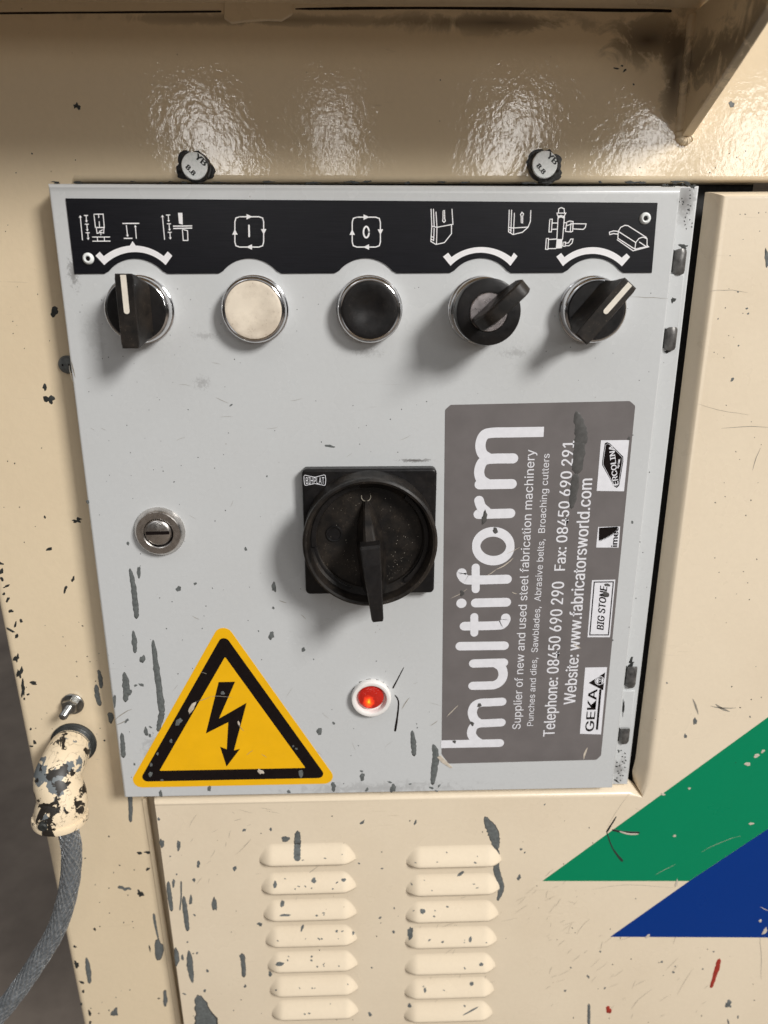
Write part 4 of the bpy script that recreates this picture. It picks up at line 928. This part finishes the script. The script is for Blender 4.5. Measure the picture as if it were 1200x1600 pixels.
obj('lettering', text('Website: www.fabricatorsworld.com', (898.6, 1100), (925.6, 748), (880.6, 1100), DT, 0.022), 'white', t)
def cc1(p): return (680+p[0]/3.636, 620+p[1]/3.636)
def cc2(p): return (680+p[0]/3.636, 900+p[1]/3.636)
sw = 5.15; lz = [0]
def big(fn, pts, caps=(True, True), w=sw, sub=6, dz=0.0):
    lz[0] += 1
    q = [U(*fn(p), DT) for p in pts]; q = [tuple(v) for v in spline(q, sub)] if len(pts) > 2 else q
    return ribbon(q, w, DT+0.012*(lz[0] % 3)+dz, caps)
L = [big(cc2, [(33, 956), (366, 949)], (False, True)), big(cc2, [(250, 946), (222, 925), (206, 893), (218, 856), (250, 839), (300, 836), (375, 832)]), big(cc2, [(250, 836), (222, 812), (211, 775), (224, 738), (256, 721), (310, 718), (379, 714)]),
     big(cc2, [(214, 624), (300, 622), (340, 618), (372, 596), (386, 560), (376, 520), (350, 500)]), big(cc2, [(218, 497), (388, 492)]), big(cc2, [(142, 399), (392, 396)]),
     big(cc2, [(166, 285), (350, 281), (385, 272), (400, 250), (400, 238)]), big(cc2, [(222, 231), (222, 324)], w=4.3, dz=0.03), big(cc2, [(230, 153), (404, 149)]),
     big(cc2, [(408, 18), (210, 23), (168, 16), (150, -8), (151, -18)]), big(cc2, [(230, -49), (230, 76)], w=4.3, dz=0.03)]
cx2, cz2 = U(*cc2((149, 155)), DT); L.append(flat(circ(cx2, cz2, 2.75, 24), DT+0.01))
L += [big(cc1, [(246, 667), (427, 662)]), big(cc1, [(292, 652), (262, 625), (249, 589)], w=5.0, dz=0.03),
      big(cc1, [(252, 498), (435, 495)]), big(cc1, [(300, 496), (262, 470), (250, 424), (268, 372), (310, 353), (443, 350)]), big(cc1, [(305, 350), (268, 322), (257, 272), (275, 222), (318, 205), (440, 202), (617, 199)], (True, False))]
oo = [U(*cc1((330+math.cos(a)*97, 849+math.sin(a)*82)), DT) for a in [2*math.pi*k/40 for k in range(40)]]
L.append(ribbon(oo, [4.3+1.0*abs(math.sin(2*math.pi*k/40)) for k in range(40)], DT+0.02, closed=True))
obj('big_lettering', join(*L), 'white', t)
def logo(pts, name='logo_patch'):
    q = up_px(pts, DT); o_ = obj(name, flat(q, DT+0.02), 'white', t); return o_
def e_(p): return (900+p[0]/3.333, 680+p[1]/3.333)
lo = logo([(939, 688), (983, 687.5), (975, 767.6), (932.4, 767)])
hexo = [(150, 42), (162, 36), (178, 44), (246, 112), (246, 138), (225, 262), (212, 274), (198, 266), (136, 155), (136, 138)]
hq = [U(*e_(p), DT) for p in hexo]; hcx = sum(p[0] for p in hq)/len(hq); hcz = sum(p[1] for p in hq)/len(hq)
obj('logo_badge', join(flat(hq, DT+0.05), ), 'blackprint', lo)
obj('logo_lettering', join(ribbon([(hcx+(a_-hcx)*0.90, hcz+(b_-hcz)*0.93) for a_, b_ in hq], 0.2, DT+0.08, closed=True), text('ERCOLINA', (966.0, 757), (959.5, 695), (957.5, 757), DT, 0.02, zoff=0.09), text('by CML', (966.5, 731), (969.3, 717), (963.8, 731), DT, 0.02, zoff=0.09)), 'white', lo)
lo = logo([(934.5, 823.4), (969, 822.5), (966.6, 855.5), (931.5, 855.5)])
th_ = [(120, 482), (222, 480)]
for k in range(14):
    a = k/13; x_ = 222-(222-128)*a; y_ = 482+(552-482)*(a**0.55)-4
    th_ += [(x_-3, y_+7), (x_-6, y_-2)]
th_ += [(118, 550)]
obj('logo_saw', flat([U(*e_(p), DT) for p in th_], DT+0.05), 'blackprint', lo)
obj('logo_lettering', text('imet', e_((214, 580)), e_((222, 485)), e_((184, 580)), DT, 0.03, zoff=0.08), 'blackprint', lo)
lo = logo([(925, 906.5), (961.5, 905.6), (953, 995.6), (918, 995.6)])
bq = up_px([(928.5, 909.5), (958.3, 909), (950.6, 992), (921.5, 992)], DT)
obj('logo_frame', ribbon(bq+[bq[0], ext(bq[0], bq[1], 0.02)], 0.62, DT+0.05, (False, False)), 'blackprint', lo)
obj('logo_lettering', text('BIG STONE', (943, 984), (949, 915), (932.2, 984), DT, 0.03, 0.25, zoff=0.07), 'blackprint', lo)
lo = logo([(914.4, 1043), (948.6, 1042.4), (939, 1147.5), (906, 1146.5)])
obj('logo_lettering', text('GEKA', (927.6, 1142), (933.5, 1077), (914.2, 1142), DT, 0.035, zoff=0.06), 'blackprint', lo)
obj('logo_mark', join(flat(up_px([(931, 1140), (936.5, 1077), (940, 1077), (934.3, 1140.5)], DT), DT+0.05), flat(up_px([(919.8, 1067), (945.6, 1050.5), (942.4, 1078.5)], DT), DT+0.05)), 'blackprint', lo)
gx, gz = U(937, 1063.5, DT)
obj('logo_disc', join(flat(circ(gx, gz, 2.75, 24), DT+0.08)), 'white', lo)
obj('logo_disc_print', join(ribbon(circ(gx, gz, 2.2, 24), 0.28, DT+0.10, closed=True), text('KG', (939.6, 1068.5), (940.4, 1058.8), (934.6, 1068.5), DT, 0.04, zoff=0.11)), 'blackprint', lo)
for b in (([(901, 644), (907, 670), (908, 692)], [10, 19, 20]), ([(907, 690), (904, 715), (901, 737)], [20, 17, 15]), ([(900, 742), (897, 765), (893, 792)], [13, 13, 8])):
    obj('paint_smear', drip(b[0], b[1], 0.18, 0.12, 0.16), 'smear', t)
for b in ((757, 809, 9, 20, 0.1), (774, 829, 9, 9), (722, 927, 7, 9, 0.4), (738, 1131, 6, 7), (710, 1159, 5, 5), (749, 1102, 6, 7), (947, 929, 9, 10, 0.5), (949, 914, 9, 5, 0.2), (983, 685, 4, 6)):
    obj('paint_speck', blob(*b[:4], 0.25, *(b[4:] or (0,)), 0.3, 12, 0.1), 'smear', t)
st_ = [scratch(698, 1120, 716, 1102, 0.5, DT), scratch(792, 865, 812, 855, 0.3, DT), scratch(775, 890, 802, 872, 0.6, DT), scratch(760, 900, 776, 889, 0.35, DT), scratch(800, 925, 808, 928, 0.4, DT), scratch(896, 1005, 908, 1013, 0.6, DT), scratch(912, 1186, 918, 1168, 1.2, DT), scratch(704, 935, 690+40, 920, 0.3, DT)]
obj('sticker_scratches', join(*st_), 'ltscratch', t, kind='stuff')
obj('torn_corner', prism(up_px([(688, 1180), (694, 1186), (707, 1199), (704, 1200), (690, 1191), (683, 1183)], 0), 0.0, 0.25), 'ltscratch', t)

# ================================================================== BOLTS
def hexbolt(px, py, label):
    x, z = U(px, py, DB+6); t = thing('hex_bolt', label, 'bolt', P3(x, z, DB), 'zinc bolts above the control box')
    hexp = [(x+math.cos(R(60*k+12))*6.9, z+math.sin(R(60*k+12))*6.9) for k in range(6)]
    obj('washer_face', lathe(x, z, [(6.6, DB-0.1), (6.6, DB+1)], 32), 'hinge', t)
    obj('hex_head', prism(hexp, DB+0.8, DB+5.4, 0.5, 3), 'grime', t)
    obj('head_crown', lathe(x, z, [(5.9, DB+5.2), (5.8, DB+5.8), (5.5, DB+6.1)], 40), 'zinc', t)
    d = DB+6.22
    obj('head_marking', join(text('YB', (x+0.4, z+3.3), (x+4.5, z-0.2), (x+2.3, z+5.0), d, 0.03, px=False), text('8.8', (x-4.0, z-0.8), (x-0.8, z-4.2), (x-2.6, z+0.6), d, 0.03, px=False)), 'chipdark', t)
hexbolt(303.5, 259, 'zinc hex bolt above the first selector switch, left of the two on the upper panel')
hexbolt(851.5, 257, 'zinc hex bolt above the key switch, right of the two on the upper panel')
# half hidden screw beside the door edge
x, z = U(104, 570, DB+2); t = thing('panel_screw', 'grey dome headed screw half hidden behind the left edge of the control box', 'screw', P3(x, z, DB))
obj('screw_head', lathe(x, z, [(4.4, DB-0.1), (4.4, DB+1.2), (3.6, DB+2.3), (2.0, DB+2.9), (0.01, DB+3.1)], 32, cap=False), 'chip', t)
obj('drive_recess', prism([(x-2.0, z-0.5), (x+2.0, z-0.5), (x+2.0, z+0.5), (x-2.0, z+0.5)], DB+2.2, DB+2.98), 'blackprint', t)
# stud with washer
x, z = U(114, 1099, DB); t = thing('threaded_stud', 'small threaded stud with washer and nut above the painted conduit elbow', 'stud', P3(x, z, DB))
obj('washer', lathe(x, z, [(6.4, DB-0.1), (6.4, DB+1.0), (6.1, DB+1.3), (3.2, DB+1.3)], 36), 'steel', t)
hexp = [(x-0.3+math.cos(R(60*k+20))*4.6, z+0.4+math.sin(R(60*k+20))*4.6) for k in range(6)]
obj('nut', prism(hexp, DB+1.2, DB+5.5, 0.5, 2), 'steel', t)
n_s = 46; V, Fc = [], []
prof = [(2.05+(0.22 if k % 2 else -0.18), DB+5+k*0.42) for k in range(22)]+[(1.5, DB+14.6), (0.01, DB+14.7)]
obj('stud', lathe(x-0.3, z+0.2, prof, 24, cap=False), 'steel', t)

# ================================================================== CONDUIT ELBOW AND CABLE
ex, ez = U(116, 1160, DB); e1 = U(94, 1262, 14)
t = thing('conduit_elbow', 'conduit elbow with cream paint flaking off, left of the warning sign', 'pipe elbow', P3(ex, ez, DB))
pts = [P3(ex, ez, DB-2), P3(ex, ez, DB+6), P3(ex-0.6, ez-2.0, DB+15), P3(ex-1.6, ez-8, DB+23), P3(e1[0]+1.2, ez-19, 12), P3(e1[0], e1[1]-1, 14), P3(e1[0]-0.6, e1[1]-7, 14.5)]
pp = spline(pts, 8); n_ = len(pp)
rads = [(11.0+2.6*(k/(n_-1))**0.8)*MM for k in range(n_)]
obj('elbow_pipe', tube(pp, rads, 40, cap=False), 'elbow', t)
obj('lower_rim', tube([pp[-1]+(pp[-1]-pp[-2]).normalized()*s for s in (-0.0034, -0.003, -0.0012, 0.0002, 0.0006)], [0.0133, 0.0145, 0.0149, 0.0146, 0.0138], 44), 'elbow', t)
obj('lock_nut', lathe(ex, ez, [(13.0, DB-0.1), (13.1, DB+1.2), (12.1, DB+1.9), (12.5, DB+2.8), (11.8, DB+3.5), (12.2, DB+4.4), (11.5, DB+5.2), (11.8, DB+6.0), (11.0, DB+6.6)], 44, cap=False), 'chipdark', t)
hx_, hz_ = U(78, 1287, 33)
dirn = (pp[-1]-pp[-2]).normalized()
# clamp screw on the rim
sp = pp[-1]+Vector((-0.0035, -0.0133, 0.0058))
obj('clamp_screw', tube([sp+Vector((0, 0.003, 0)), sp+Vector((0, -0.0002, 0)), sp+Vector((0, -0.0008, 0))], [0.0026, 0.0026, 0.0019], 20), 'chipdark', t)
cp = thing('braided_cable', 'grey blue braided cable hanging from the conduit elbow down to the lower left', 'cable', P3(*U(108, 1310, 14), 14))
A0 = pp[-1]-dirn*0.012
cpts = [A0, pp[-1]+dirn*0.002+Vector((0.003, 0, 0))] + [P3(*U(a, b, c), c) for a, b, c in ((112, 1330, 14), (107, 1390, 15), (89, 1450, 17), (57, 1505, 20), (20, 1558, 24), (-30, 1618, 29), (-90, 1690, 35))]
cs = spline(cpts, 14); r_c = 0.0052
obj('cable_core', tube(cs, r_c, 20), 'cable', cp)
def braid():
    ms = []; N1 = 13
    T0 = None; nrm = Vector((0.1, 0.9, 0.1)); fr = []
    for i, p in enumerate(cs):
        T = (cs[min(i+1, len(cs)-1)]-cs[max(i-1, 0)]).normalized(); nrm = (nrm-T*nrm.dot(T)).normalized(); fr.append((p, nrm.copy(), T.cross(nrm)))
    step = 2.0
    for sgn in (1, -1):
        for k in range(N1):
            for off in (-0.07, 0.0, 0.07):
                path = []; 
                for i, (p, a, b) in enumerate(fr):
                    ang = 2*math.pi*k/N1+off+sgn*i*0.15; rr_ = r_c+0.00018+0.00016*math.sin(ang*N1*0.5+i*0.9*sgn)
                    path.append(p+(a*math.cos(ang)+b*math.sin(ang))*rr_)
                ms.append(tube(path, 0.00017, 5, cap=False))
    return join(*ms)
obj('braid', braid(), 'braid', cp, kind='stuff')
